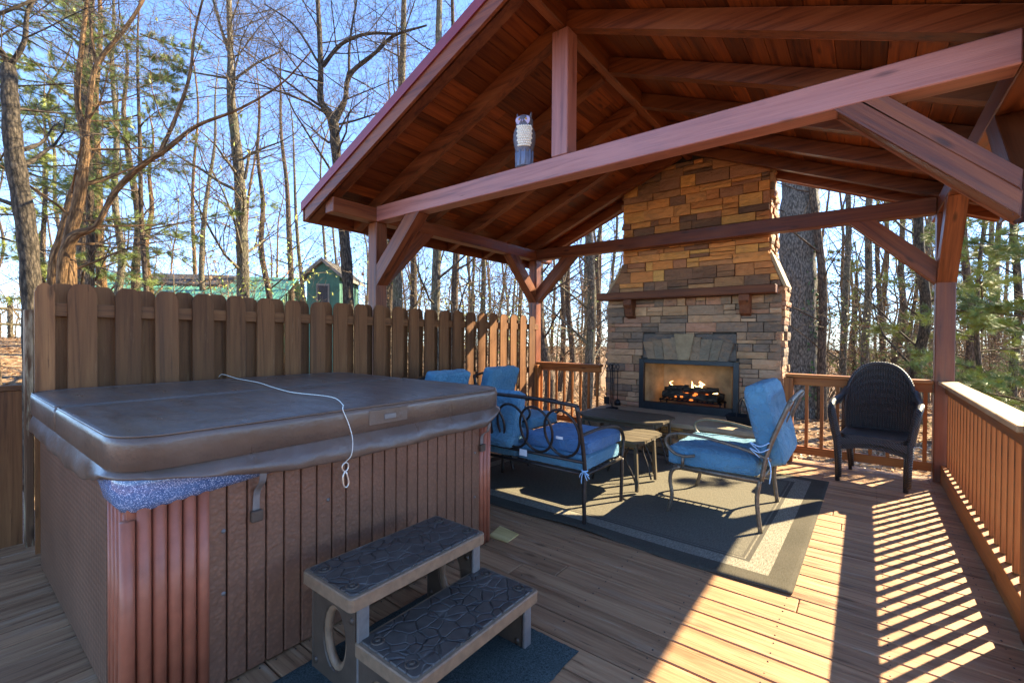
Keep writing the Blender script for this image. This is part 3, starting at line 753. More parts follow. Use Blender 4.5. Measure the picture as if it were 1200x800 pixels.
for y, z in ((.70, .60), (.70, .36), (1.13, .60), (2.12, .62), (2.12, .34), (1.06, .30)):
    m_ = MB(); m_.tube([(TX1-.004, y, z), (TX1+.004, y, z)], .008, 10); m_.build('screw', 'grey_plastic', tub)
def rrect(x0, x1, y0, y1, r, n=8):
    pts = []
    for cx_, cy_, a0 in ((x1-r, y0+r, -90), (x1-r, y1-r, 0), (x0+r, y1-r, 90), (x0+r, y0+r, 180)):
        for k in range(n+1): a = R(a0+90*k/n); pts.append((cx_+r*math.cos(a), cy_+r*math.sin(a)))
    return pts
def loft(m_, rings, closed_top=True, closed_bot=True, smooth=True):
    n = len(rings[0]); vs = [p for r in rings for p in r]; fs = []
    for i in range(len(rings)-1):
        for j in range(n): fs.append((i*n+j, i*n+(j+1) % n, (i+1)*n+(j+1) % n, (i+1)*n+j))
    if closed_bot: fs.append(tuple(range(n-1, -1, -1)))
    if closed_top: fs.append(tuple((len(rings)-1)*n+j for j in range(n)))
    m_.add(vs, fs, smooth=smooth)
# acrylic shell rim
m_ = MB(); rings = []
for z, e in ((.735, -.03), (.745, .002), (.775, .022), (.82, .032), (.865, .032), (.885, .02)):
    lowf = lambda x, y: max(0, 1-(y-TY0)/.62) if x > -2.15 else 0
    RRp = rrect(TX0-e, TX1+e, TY0-e, TY1+e, .07+e); RRd = []
    for i_, p_ in enumerate(RRp):
        q_ = RRp[(i_+1) % len(RRp)]; k_ = max(1, int(math.dist(p_, q_)/.06)); RRd += [(p_[0]+(q_[0]-p_[0])*t_/k_, p_[1]+(q_[1]-p_[1])*t_/k_) for t_ in range(k_)]
    rings.append([(x, y, z+.055*max(0, (.865-z)/.13)*(1-lowf(x, y))) for x, y in RRd] if e > -.1 else [])
n_ = min(len(r_) for r_ in rings); rings = [r_[:n_] for r_ in rings]
loft(m_, rings); m_.build('shell_rim', 'acrylic_blue', tub)
# cover in two folded halves
cover = None
CX0, CX1, CY0, CY1 = -3.84, -1.868, .368, 2.355; FOLD = -2.93
m_ = MB()
def cover_half(m_, x0, x1, rl, rr, lo, hi):
    rings = []
    base = []
    n = 8
    for cx_, cy_, a0, r in ((x1, CY0, -90, rr), (x1, CY1, 0, rr), (x0, CY1, 90, rl), (x0, CY0, 180, rl)):
        sx = -1 if cx_ == x1 else 1; sy = 1 if cy_ == CY0 else -1
        for k in range(n+1): a = R(a0+90*k/n); base.append((cx_+sx*r+r*math.cos(a), cy_+sy*r+r*math.sin(a)))
    cxm, cym = (x0+x1)/2, (CY0+CY1)/2
    def ins(e): return [((x-cxm)*(1-e/abs((x1-x0)/2))+cxm, (y-cym)*(1-e/abs((CY1-CY0)/2))+cym) for x, y in base]
    for z, e in ((lo, .012), (lo+.010, 0), (hi-.030, -.002), (hi-.012, .0), (hi-.003, .010), (hi, .022)):
        rings.append([(x, y, z) for x, y in ins(e)])
    # finely divided top that bulges a little between the seams
    top = []
    for k in range(1, 5):
        f = k/5; zz = hi+.010*math.sin(f*math.pi/2)
        top.append([((x-cxm)*(1-f)+cxm, (y-cym)*(1-f)+cym, zz+.003*noise.noise(Vector((x*3*(1-f), y*3, k)))) for x, y in ins(.022)])
    loft(m_, rings+top)
cover_half(m_, FOLD+.012, CX1, .02, .15, .888, 1.012); cover_half(m_, CX0, FOLD-.012, .15, .02, .888, 1.012)
cover = m_.build('cover', 'vinyl', tub)
m_ = MB()
for (xa, xb, rl, rr) in ((FOLD+.012, CX1, .02, .15), (CX0, FOLD-.012, .15, .02)):
    base = []
    for cx_, cy_, a0, r in ((xb, CY0, -90, rr), (xb, CY1, 0, rr), (xa, CY1, 90, rl), (xa, CY0, 180, rl)):
        sx = -1 if cx_ == xb else 1; sy = 1 if cy_ == CY0 else -1
        for k in range(9): a = R(a0+90*k/8); base.append((cx_+sx*(r+.006)+r*math.cos(a), cy_+sy*(r+.006)+r*math.sin(a), 1.010))
    m_.tube(base, .0045, 6, closed=True)
m_.build('piping', 'vinyl', cover)
# skirt: wavy vinyl flap hanging under the cover
m_ = MB(); path = [p for p in rrect(CX0+.01, CX1-.01, CY0+.01, CY1-.01, .14, 14)]
dense = []
for i in range(len(path)):
    a = Vector((*path[i], 0)); b_ = Vector((*path[(i+1) % len(path)], 0)); k = max(1, int((b_-a).length/.03))
    dense += [a.lerp(b_, t/k) for t in range(k)]
nP = len(dense); rings = []
def skirt_h(p):          # how far the flap hangs, from the shape seen in the photo
    if p.x > CX1-.16:
        y = p.y; h = .108
        if y < .95: h = .03+.078*max(0, min(1, (y-.50)/.45))
        if y > 2.15: h = .108-.085*min(1, (y-2.15)/.12)
        return h
    if p.y < CY0+.16:
        return .045+.055*max(0, min(1, (-2.05-p.x)/.3))+.015*max(0, math.sin((p.x+3)*5))
    return .09
cen = Vector(((CX0+CX1)/2, (CY0+CY1)/2, 0))
for j in range(7):
    f = j/6; ring = []
    for i, p in enumerate(dense):
        t = (dense[(i+1) % nP]-dense[i-1]).normalized(); nrm = Vector((t.y, -t.x, 0)); h = skirt_h(p)
        short = max(0, 1-h/.09)
        wob = noise.noise(Vector((p.x*5, p.y*5, f*1.5)))*.018*f + noise.noise(Vector((p.x*14, p.y*14, f*3)))*.006*f
        out = (-.004+.020*math.sin(f*math.pi*.62)*(1+.5*short)+wob*.9) if p.y < CY0+.1 else (-.006+.034*math.sin(f*math.pi*.62)*(1+.5*short)+wob)
        ring.append(p+nrm*out+Vector((0, 0, .897-h*f-.010*noise.noise(Vector((p.x*4, p.y*4, 9)))*f)))
    rings.append(ring)
for j in range(6, -1, -1): rings.append([q-Vector((0,0,-.0)) + (cen-q).normalized()*.006 for q in rings[j]])
n = nP; vs = [p for r in rings for p in r]; fs = []
for i in range(len(rings)-1):
    for j in range(n): fs.append((i*n+j, i*n+(j+1) % n, (i+1)*n+(j+1) % n, (i+1)*n+j))
m_.add(vs, fs, smooth=True); m_.build('skirt', 'vinyl', cover, sub=1)
# handle patch
m_ = MB(); m_.box((CX1-.001, 1.30, .918), (CX1+.006, 1.53, .992), 1); 
hd = m_.build('handle', 'vinyl', cover, bevel=.003)
MB().box((CX1+.007, 1.385, .94), (CX1+.010, 1.455, .965), 1).build('handle_plate', 'grey_plastic', hd, bevel=.002)
for y, z0, z1 in ((.815, .80, .645), (2.178, .785, .66)):
    m_ = MB(); pts = [(CX1+.010, y, z0+.02), (CX1-.005, y+.002, z0-.03), (TX1+.012, y+.002, (z0+z1)/2), (TX1+.006, y, z1)]
    pts = bez(pts, 5)
    for p, q in zip(pts[:-1], pts[1:]): m_.beam(p, q+(q-p)*.1, .003, .026, up=(0,1,0))
    st = m_.build('strap', 'grey_plastic', cover)
    MB().cbox((TX1+.014, y, z1-.018), (.02, .045, .045)).build('buckle', 'brown_plastic', st, bevel=.004)
# cord
m_ = MB(); pts = [(-4.03, 1.42, 1.30), (-3.9, 1.41, 1.045), (-3.55, 1.385, 1.034), (-3.2, 1.365, 1.034), (-2.85, 1.30, 1.034), (-2.5, 1.25, 1.034), (-2.16, 1.275, 1.036), (-1.93, 1.20, 1.030), (-1.868, 1.165, 1.012), (-1.855, 1.185, .95), (-1.838, 1.195, .88), (-1.838, 1.19, .81), (-1.862, 1.175, .775)]
pts[0] = (-3.99, 1.415, 1.02)
m_.tube(bez(pts, 10), .0019, 6); cord = thing('cord', 'thin white cord with metal snap clip draped over the tub cover', 'cord', (-2.8, 1.3, 1.0)); m_.build('rope', 'rope', cord)
m_ = MB(); ring = [(-1.864, 1.175+.016*math.cos(a), .752+.02*math.sin(a)) for a in [2*math.pi*k/14 for k in range(14)]]; m_.tube(ring, .0035, 6, closed=True)
m_.tube(bez([(-1.864, 1.175, .735), (-1.862, 1.162, .71), (-1.86, 1.165, .67), (-1.86, 1.18, .66), (-1.86, 1.19, .68), (-1.862, 1.178, .73)], 5), .004, 6); m_.build('snap_clip', 'clip_metal', cord)

# ------------------------------------------------------------------ steps
stp = thing('tub_steps', 'two tread dark plastic steps in front of the hot tub', 'steps', (-1.45, 1.3, 0))
for (x0, x1, y0, y1, z) in ((-1.775, -1.43, .925, 1.655, .41), (-1.465, -1.125, .955, 1.665, .235)):
    m_ = MB(); rings = []
    for zz, e in ((z-.050, 0), (z-.006, 0), (z-.001, .004)): rings.append([(x, y, zz) for x, y in rrect(x0+e, x1-e, y0+e, y1-e, .022, 4)])
    loft(m_, rings, smooth=False); tr = m_.build('tread', 'step_edge', stp)
    m_ = MB(); rings = []
    for zz, e in ((z-.0005, .016), (z+.004, .019)): rings.append([(x, y, zz) for x, y in rrect(x0+e, x1-e, y0+e, y1-e, .018, 4)])
    loft(m_, rings, smooth=False); m_.build('tread_pad', 'tread', tr)
    for yy in (y0+.055, y1-.055):
        for xx in (x0+.075, x1-.075):
            m_ = MB(); ring = [(xx+.022*math.cos(a), yy+.022*math.sin(a), z+.004) for a in [2*math.pi*k/16 for k in range(16)]]; m_.tube(ring, .004, 6, closed=True)
            m_.tube([(xx, yy, z+.003), (xx, yy, z+.009)], .010, 10); m_.build('screw_cap', 'brown_plastic', tr)
for y in (.985, 1.60):
    M2 = Matrix(((1,0,0,0), (0,0,1,y), (0,1,0,0), (0,0,0,1)))
    prof = [(-1.755, 0), (-1.155, 0), (-1.155, .183), (-1.455, .183), (-1.455, .358), (-1.755, .358)]
    def oval(cx_, cz, a, b_, n=20): return [(cx_+a*math.cos(2*math.pi*k/n), cz+b_*math.sin(2*math.pi*k/n)) for k in range(n)]
    m_ = MB(); m_.prism(prof, -.022, .022, M2, [oval(-1.60, .185, .078, .125), oval(-1.30, .095, .07, .055)])
    sp_ = m_.build('side_panel', 'brown_plastic', stp, bevel=.004)
    m_ = MB(); m_.tube([M2 @ Vector((px_, pz_, 0)) for px_, pz_ in oval(-1.60, .185, .080, .127, 28)], .016, 8, closed=True, flat=1.6); m_.tube([M2 @ Vector((px_, pz_, 0)) for px_, pz_ in oval(-1.30, .095, .072, .057, 28)], .012, 8, closed=True, flat=1.6)
    m_.build('hole_rim', 'step_edge', sp_)
    for xx, zz in ((-1.73, .33), (-1.73, .05), (-1.48, .30), (-1.48, .06), (-1.18, .15), (-1.18, .03)): MB().tube([(xx, y-.028, zz), (xx, y+.028, zz)], .013, 10).build('screw_cap', 'brown_plastic', sp_)
for x, z0, z1 in ((-1.452, .02, .357), (-1.152, .0, .182)):
    for y in (.985, 1.60): MB().box((x, y-.024, z0), (x+.014, y+.024, z1), 2).build('front_strip', 'grey_plastic', stp, bevel=.003)
m_ = MB(); nx, ny = 40, 50; vs = []; fs = []
mx0, mx1, my0, my1 = -1.80, -.955, .45, 1.718
for i in range(nx+1):
    for j in range(ny+1):
        x = mx0+(mx1-mx0)*i/nx; y = my0+(my1-my0)*j/ny; e = min(i, nx-i, j, ny-j)
        vs.append((x+random.uniform(-.003, .003)*(e == 0), y+random.uniform(-.003, .003)*(e == 0), .004+(.006 if e else 0)+.002*noise.noise(Vector((x*30, y*30, 0)))))
for i in range(nx):
    for j in range(ny): k = i*(ny+1)+j; fs.append((k, k+ny+1, k+ny+2, k+1))
m_.add(vs, fs, smooth=True); tag(m_.build('door_mat', 'step_mat'), 'blue grey outdoor mat under the hot tub steps', 'mat')
m_ = MB(); m_.prism([(-2.03, 2.50), (-1.845, 2.475), (-1.832, 2.335), (-1.99, 2.33)], .002, .010); tag(m_.build('yellow_sheet', 'pale_yellow'), 'small pale yellow square scrap lying by the tub corner', 'sheet')  # thin pale yellow square just above the deck boards

# ------------------------------------------------------------------ rug
m_ = MB(); nx, ny = 110, 80; vs = []; fs = []
for i in range(nx+1):
    for j in range(ny+1):
        x = -HX+2*HX*i/nx; y = -HY+2*HY*j/ny; e = min(HX-abs(x), HY-abs(y))
        wv = max(0, 1-(y+HY)/.35); z = .009+wv*wv*.016*(.5+.5*math.sin(x*4.2+1.1)+.4*noise.noise(Vector((x*3, 0, 0))))
        ys = y+wv*wv*.012*math.sin(x*4.2+.4)
        vs.append((x, ys, z if e > .012 else z-.006))
for i in range(nx):
    for j in range(ny): k = i*(ny+1)+j; fs.append((k, k+ny+1, k+ny+2, k+1))
nv = len(vs); vs += [(x, y, z-.008) for x, y, z in vs]; fs += [tuple(q+nv for q in f[::-1]) for f in fs]
edge = [i*(ny+1) for i in range(nx+1)]+[nx*(ny+1)+j for j in range(1, ny+1)]+[i*(ny+1)+ny for i in range(nx-1, -1, -1)]+[j for j in range(ny-1, 0, -1)]
for a, b_ in zip(edge, edge[1:]+edge[:1]): fs.append((a, b_, b_+nv, a+nv)[::-1])
m_.add(vs, fs, smooth=True); rug = m_.build('area_rug', 'rug_weave'); rug.location = (-1.765, 4.03, 0); rug.rotation_euler.z = R(-.9)
tag(rug, 'large taupe outdoor rug with dark and pale border bands', 'rug')

# ------------------------------------------------------------------ furniture
def TR(x, y, z, rx=0, ry=0, rz=0): return Matrix.Translation((x, y, z)) @ Matrix.Rotation(rz, 4, 'Z') @ Matrix.Rotation(ry, 4, 'Y') @ Matrix.Rotation(rx, 4, 'X')
def seat_frame(t, W_, mat, circles=0, tubeR=.013, top=None, yt=None):
    """local: width along x, faces +y, origin on floor"""
    h = W_/2
    for sx in (-1, 1):
        if circles: pts = [(sx*h, .31, .36), (sx*h, .31, .2), (sx*h, .30, 0)]
        else: pts = [(sx*h, .24, .37), (sx*h, .30, .33), (sx*h, .315, .25), (sx*h, .30, .13), (sx*h, .335, 0)]
        MB().tube(bez(pts, 6), tubeR*1.15, 8).build('leg', mat, t, world=False)
        pts = [(sx*h, -.31, .37), (sx*h, -.325, .2), (sx*h, -.315, 0)] if circles else [(sx*h, -.30, .37), (sx*h, -.285, .22), (sx*h, -.31, 0)]
        MB().tube(bez(pts, 6), tubeR*1.15, 8).build('leg', mat, t, world=False)
    m_ = MB(); zf = .365
    for a, b_ in (((-h, -.30), (h, -.30)), ((-h, .28), (h, .28)), ((-h, -.31), (-h, .29)), ((h, -.31), (h, .29))): m_.tube([(a[0], a[1], zf), (b_[0], b_[1], zf)], tubeR, 8)
    if W_ > .9: m_.tube([(0, -.30, zf), (0, .28, zf)], tubeR, 8)
    for k in range(9): yy = -.26+k*.06; m_.tube([(-h, yy, zf-.004), (h, yy, zf-.004)], .004, 5)
    m_.build('seat_frame', mat, t, world=False)
    m_ = MB(); top = top or (.875 if circles else .90); yt = yt or (-.44 if circles else -.44)
    for sx in (-1, 1): m_.tube(bez([(sx*h, -.31, .37), (sx*h, -.355, .60), (sx*h, yt, top)], 6), tubeR*1.2, 8)
    m_.tube(bez([(-h, yt, top), (-h*.5, yt-.008, top+.02), (0, yt-.012, top+.025), (h*.5, yt-.008, top+.02), (h, yt, top)], 6), tubeR*1.1, 8)
    if circles:
        def bp(x, z): f = (z-.37)/(top-.37); return (x, -.31+(yt+.31)*f, z)
        m_.tube([bp(-h, .46), bp(h, .46)], tubeR*.9, 8)
        for x in (-h*.33+.02, h*.34-.26): pass
        for x in (-h+.42, ): m_.tube([bp(x, .46), bp(x, top+.02)], tubeR, 8)
        n = circles; 
        for k in range(n):
            cx_ = h-.155-k*.225; ring = [bp(cx_+.145*math.cos(a), .655+.175*math.sin(a)) for a in [2*math.pi*q/28 for q in range(28)]]; m_.tube(ring, tubeR*.75, 8, closed=True)
    else:
        m_.tube([(-h, -.335, .50), (h, -.335, .50)], tubeR*.8, 8)
        for k in range(1, 2): x = -h+k*W_/2; m_.tube([(x, -.335, .5), (x, yt-.008, top+.015)], .006, 6)
    m_.build('back_frame', mat, t, world=False)
    for sx in (-1, 1):
        if circles: pts = [(sx*h, -.375, .66), (sx*h, -.10, .665), (sx*h, .15, .645), (sx*h, .27, .605), (sx*h, .335, .53), (sx*h, .33, .45), (sx*h, .31, .37)]
        else: pts = [(sx*h, -.37, .52), (sx*h, -.20, .57), (sx*h, .05, .615), (sx*h, .24, .622), (sx*h, .335, .59), (sx*h, .345, .525), (sx*h, .28, .465), (sx*h, .20, .455), (sx*h, .135, .47)]
        MB().tube(bez(pts, 7), tubeR*1.15, 8, flat=.75).build('armrest', mat, t, world=False)
        if not circles:
            MB().tube([(sx*h, .22, .455), (sx*h, .225, .37)], tubeR*.9, 8).build('arm_support', mat, t, world=False)
# near loveseat (rear legs at y 2.89, faces the fireplace)
ls = thing('loveseat', 'dark metal loveseat with ring back seen from behind beside the hot tub', 'loveseat', (-2.19, 3.20, .0), 'patio seats with blue cushions')
seat_frame(ls, 1.25, 'bronze_metal', circles=5)
m_ = MB(); m_.cushion((.61, .62, .105), TR(.305, .01, .432), seed=1, tuft=.020); m_.build('seat_cushion', 'cushion_blue', ls, world=False)
m_ = MB(); m_.cushion((.60, .60, .10), TR(.31, .05, .535, 0, 0, .02), seed=2, tuft=.024, puff=.2); m_.build('seat_cushion', 'cushion_violet', ls, world=False)
m_ = MB(); m_.cushion((.61, .62, .105), TR(-.305, .01, .432), seed=3, tuft=.020); m_.build('seat_cushion', 'cushion_blue', ls, world=False)
m_ = MB(); m_.cushion((.58, .46, .13), TR(-.29, -.27, .68, R(74)), seed=4, tuft=.020); m_.build('back_cushion', 'cushion_blue', ls, world=False)
m_ = MB(); m_.cbox((.10, -.345, .45), (.07, .003, .05)); m_.build('care_tag', 'white_tag', ls, world=False)
m_ = MB(); m_.cbox((.40, -.30, .60), (.06, .003, .02)); m_.build('care_tag', 'white_tag', ls, world=False)
m_ = MB(); q = .625
for dx_, dz in ((.03, -.06), (.045, -.02), (-.03, -.05), (-.015, -.09), (.05, -.045)): m_.tube(bez([(q, -.325, .40), (q+dx_*.6, -.345, .40+dz*.4), (q+dx_, -.34, .40+dz)], 4), .0035, 5)
ring = [(q+.020*math.cos(a), -.318+.022*math.sin(a), .40) for a in [2*math.pi*k/12 for k in range(12)]]; m_.tube(ring, .005, 6, closed=True); m_.build('tie_ribbon', 'ribbon', ls, world=False)
# right loveseat faces -x
l2 = thing('patio_armchair', 'bronze scroll arm chair with plump blue cushions standing on the right side of the rug', 'armchair', (-.86, 3.91, .0), 'patio seats with blue cushions', rz=R(90))
seat_frame(l2, .76, 'taupe_metal', top=.93, yt=-.475)
for k, x in enumerate((0,)):
    m_ = MB(); m_.cushion((.70, .64, .145), TR(x, .035, .438), seed=11+k, tuft=.020, puff=.15); m_.build('seat_cushion', 'cushion_blue', l2, world=False)
    m_ = MB(); m_.cushion((.70, .57, .16), TR(x, -.315, .745, R(76)), seed=21+k, tuft=.024, puff=.15); m_.build('back_cushion', 'cushion_blue', l2, world=False)
m_ = MB()
for z in (.60, .64): m_.tube(bez([(-.39, -.36, z), (-.41, -.30, z-.03), (-.40, -.24, z-.01), (-.39, -.30, z-.07)], 5), .004, 5)
m_.tube(bez([(-.385, -.345, .55), (-.40, -.37, .46), (-.385, -.36, .36)], 5), .004, 5)
m_.build('tie_ribbon', 'ribbon', l2, world=False)
# two armchairs by the fence, facing +x
def armchair(label, loc, rz, back_tilt=74):
    t = thing('patio_armchair', label, 'armchair', loc, 'patio seats with blue cushions', rz=rz)
    seat_frame(t, .62, 'bronze_metal')
    m_ = MB(); m_.cushion((.56, .62, .12), TR(0, .02, .43), seed=31, tuft=.01); m_.build('seat_cushion', 'cushion_blue', t, world=False)
    m_ = MB(); m_.cushion((.56, .54, .12), TR(0, -.34, .73, R(back_tilt)), seed=35, tuft=.020); m_.build('back_cushion', 'cushion_blue', t, world=False)
    return t
armchair('blue cushioned armchair beside the fence, its back catching the sun', (-3.10, 4.18, 0), R(-90))
armchair('blue cushioned armchair against the fence, only its top showing above the tub', (-3.12, 3.33, 0), R(-90))

# tables
def slat_table(name, label, loc, sx, sy, z, cut, rz=0):
    t = thing(name, label, 'table', loc, None, rz); hx, hy = sx/2, sy/2
    poly = lambda e: [(-hx+cut, -hy+e), (hx-cut, -hy+e), (hx-e, -hy+cut), (hx-e, hy-cut), (hx-cut, hy-e), (-hx+cut, hy-e), (-hx+e, hy-cut), (-hx+e, -hy+cut)]
    m_ = MB(); n = max(3, int(sy/.115)); w = sy/n
    for k in range(n):
        y0, y1 = -hy+k*w+.004, -hy+(k+1)*w-.004
        def xl(y): d_ = max(0, cut-(hy-abs(y))); return hx-d_
        ys = sorted(set([y0, y1]+[v_ for v_ in (-hy+cut, hy-cut) if y0 < v_ < y1]))
        pts = [(xl(v_), v_) for v_ in ys]+[(-xl(v_), v_) for v_ in reversed(ys)]
        m_.prism(pts, z-.022, z, None)
    m_.build('table_top', 'grey_wood', t, world=False, bevel=.003)
    m_ = MB(); ins = .07
    for a, b_ in (((-hx+ins, -hy+ins), (hx-ins, -hy+ins)), ((hx-ins, -hy+ins+.03), (hx-ins, hy-ins-.03)), ((hx-ins, hy-ins), (-hx+ins, hy-ins)), ((-hx+ins, hy-ins-.03), (-hx+ins, -hy+ins+.03))): m_.beam((*a, z-.045), (*b_, z-.045), .02, .042)
    m_.build('apron', 'grey_wood', t, world=False)
    for sx_ in (-1, 1):
        for sy_ in (-1, 1):
            x, y = sx_*(hx-ins-.01), sy_*(hy-ins-.01); MB().beam((x, y, z-.07), (x+sx_*.02, y+sy_*.01, .012), .036, .026, up=(1,0,0)).build('leg', 'grey_wood', t, world=False, bevel=.003)
            MB().tube(bez([(x-sx_*.06, y, z-.06), (x-sx_*.10, y-sy_*.01, z*.62), (x-sx_*.05, y-sy_*.03, z*.35), (x+sx_*.0, y-sy_*.05, .02)], 6), .009, 6).build('scroll_brace', 'bronze_metal', t, world=False)
    return t
slat_table('coffee_table', 'dark slatted coffee table with clipped corners in front of the hearth', (-2.01, 4.60, .012), .93, .62, .51, .13)
slat_table('side_table', 'small slatted side table with sunlit corner beside the loveseat', (-1.77, 3.97, .012), .60, .58, .455, .08)

# wicker chairs, stacked
def wicker(label, loc, rz=0):
    t = thing('wicker_chair', label, 'chair', loc, 'stacked wicker chairs', rz)
    m_ = MB()                                       # curved arched back
    nu, nv = 56, 20; vs = []; fs = []
    def bpnt(u, v, off=0):
        top = .66+.395*math.sqrt(max(0, 1-abs(u)**2.3)); z = .38+(top-.38)*v
        y = .19+.055*(1-u*u)+.05*(z-.38)+off; return (u*.268, y, z)
    for off in (0, .016):
        for i in range(nu+1):
            for j in range(nv+1):
                rib = .0045*math.sin(i*math.pi/1.0*1.0+math.pi/2)*(1 if i % 2 else -1)
                vs.append(bpnt(-1+2*i/nu, j/nv, off+(-.004 if i % 2 else .004)+(-.0015 if (i+j) % 2 else .0015)))
    K = (nu+1)*(nv+1)
    for i in range(nu):
        for j in range(nv): a = i*(nv+1)+j; fs += [(a, a+nv+1, a+nv+2, a+1), (a+K, a+1+K, a+nv+2+K, a+nv+1+K)]
    m_.add(vs, fs, smooth=False)
    m_.build('backrest', 'wicker', t, world=False)
    m_ = MB(); rim = [bpnt(-1+2*k/40, 1, .008) for k in range(41)]; rim = [(-.27, .215, .40)]+rim+[(.27, .215, .40)]
    m_.tube(rim, .019, 10); m_.build('back_rim', 'wicker', t, world=False)
    m_ = MB(); rings = []
    for z, e in ((.365, .01), (.375, 0), (.408, 0), (.416, .012)):
        rings.append([(x, y, z-.01*(1-abs(x)/.27)) for x, y in rrect(-.255+e, .255-e, -.26+e, .24-e, .09, 6)])
    loft(m_, rings, smooth=False); m_.build('seat', 'wicker', t, world=False)
    m_ = MB()     # front apron, arched
    pts = [(-.25, 0), (.25, 0), (.25, -.075), (.20, -.06), (.10, -.035), (0, -.028), (-.10, -.035), (-.20, -.06), (-.25, -.075)]
    M2 = Matrix(((1,0,0,0), (0,0,1,-.262), (0,1,0,.372), (0,0,0,1))); m_.prism(pts, -.009, .009, M2); m_.build('apron', 'wicker', t, world=False)
    for sx in (-1, 1):
        m_ = MB(); pts = bez([(sx*.262, .235, .80), (sx*.292, .12, .735), (sx*.312, -.03, .71), (sx*.315, -.18, .70), (sx*.308, -.265, .655), (sx*.292, -.285, .56), (sx*.275, -.272, .46), (sx*.262, -.262, .38)], 6)
        m_.tube(pts, .026, 10, flat=.75); m_.build('armrest', 'wicker', t, world=False)
        m_ = MB(); nn_ = 6; 
        m_.tube([(sx*.262, -.258, .40), (sx*.250, -.262, .2), (sx*.247, -.262, 0)], [.026, .022, .019], 10); m_.build('leg', 'wicker', t, world=False)
        m_ = MB(); m_.tube([(sx*.245, .215, .40), (sx*.225, .25, .2), (sx*.215, .29, 0)], [.024, .020, .017], 10); m_.build('leg', 'wicker', t, world=False)
    return t
wicker('lower black wicker armchair of the stacked pair by the corner railing', (.085, 5.575, 0), R(-6))
wicker('upper black wicker armchair of the stacked pair by the corner railing', (.10, 5.52, .055), R(-6))

# fire tools on the hearth
ft = thing('fire_tool_set', 'black iron fireplace tools on a stand left of the firebox', 'fire tools', (-2.70, 5.72, .39))
m_ = MB(); m_.lathe([(.085, 0), (.085, .012), (.03, .022), (.012, .03)], (0,0,0)); m_.tube([(0,0,.02), (0,0,.60)], .008, 8); m_.build('stand', 'black_iron', ft, world=False)
m_ = MB(); m_.tube([(-.09, 0, .50), (.09, 0, .50)], .006, 6); m_.tube([(0, -.06, .50), (0, .06, .50)], .006, 6); m_.build('hanger_arms', 'black_iron', ft, world=False)
for i, (x, y) in enumerate(((-.08, 0), (.08, 0), (.0, -.055), (0, .055))):
    m_ = MB(); m_.tube([(x, y, .10), (x, y, .52)], .006, 6); ring = [(x+.018*math.cos(a), y, .565+.035*math.sin(a)) for a in [2*math.pi*k/14 for k in range(14)]]; m_.tube(ring, .006, 6, closed=True)
    if i == 0: m_.cbox((x, y, .10), (.075, .012, .10))
    elif i == 1: m_.lathe([(.012, 0), (.035, -.02), (.045, -.08)][::-1], (x, y, .13))
    else: m_.tube(bez([(x, y, .11), (x+.01, y, .07), (x+.03, y, .075)], 4), .006, 6)
    m_.build('tool', 'black_iron', ft, world=False)
lb = thing('log_basket', 'black log basket with wire loop handle on the hearth right of the fire', 'basket', (-1.02, 5.60, .39))
m_ = MB(); rings = [[(x, y, z) for x, y in rrect(-.20-e, .22+e, -.13-e, .13+e, .05, 4)] for z, e in ((.004, -.02), (.07, .0), (.10, .012))]; loft(m_, rings, closed_top=False); 
m_.build('basket_body', 'black_fabric', lb, world=False)
m_ = MB()
for y in (-.10, .10): m_.tube(bez([(-.09, y, .08), (-.085, y, .20), (-.04, y, .30), (.01, y, .20), (.03, y, .08)], 6), .006, 6)
m_.build('loop_handle', 'black_iron', lb, world=False)

# owl decoy
ow = thing('owl_decoy', 'plastic owl decoy perched on the near tie beam', 'decoy', (-2.17, 2.95, 2.705), rz=R(24))
m_ = MB(); m_.lathe([(.055, 0), (.062, .01), (.062, .10), (.075, .14), (.088, .20), (.088, .26), (.076, .30), (.066, .315), (.070, .34), (.068, .37), (.05, .395), (.02, .405)], (0,0,0), 24)
for sx in (-1, 1): m_.tube([(sx*.045, -.01, .375), (sx*.058, -.012, .425)], [.018, .003], 8)
m_.build('body', 'owl_grey', ow, world=False)
m_ = MB()
for r_i in range(9):
    z = .14+r_i*.0175
    for k in range(-3, 4):
        a = R(-90+k*11+(5 if r_i % 2 else 0)+10); rr = .062+.028*math.sin(min(1, (z-.1)/.13)*math.pi/2)+.002
        m_.lathe([(.002, -.011), (.010, -.007), (.011, 0), (.006, .008)], (rr*math.cos(a), rr*math.sin(a), z+.01), 8)
m_.build('breast', 'rope', ow, world=False)
m_ = MB(); 
for sx in (-1, 1): 
    ring = [Vector((sx*.028+.030*math.cos(a), -.060-.006*math.cos(a*2), .348+.034*math.sin(a))) for a in [2*math.pi*k/16 for k in range(16)]]
    m_.add([Vector((sx*.028, -.070, .348))]+ring, [(0, k+1, (k+1) % 16+1) for k in range(16)])
m_.tube([(0, -.066, .345), (0, -.085, .325)], [.008, .001], 6)
m_.build('face', 'owl_face', ow, world=False)
m_ = MB()
for sx in (-1, 1): m_.lathe([(.001, -.008), (.008, -.004), (.009, 0), (.008, .004), (.001, .008)], (sx*.027, -.070, .352), 10)
m_.build('eyes', 'owl_eye', ow, world=False)
m_ = MB(); m_.lathe([(.066, -.004), (.068, .0), (.067, .10), (.06, .105)], (0,0,.002), 20)
for k in range(10): a = R(36*k); m_.tube([(.067*math.cos(a), .067*math.sin(a), .005), (.069*math.cos(a), .069*math.sin(a), .12)], .007, 6)
m_.build('perch_base', 'owl_blue', ow, world=False)

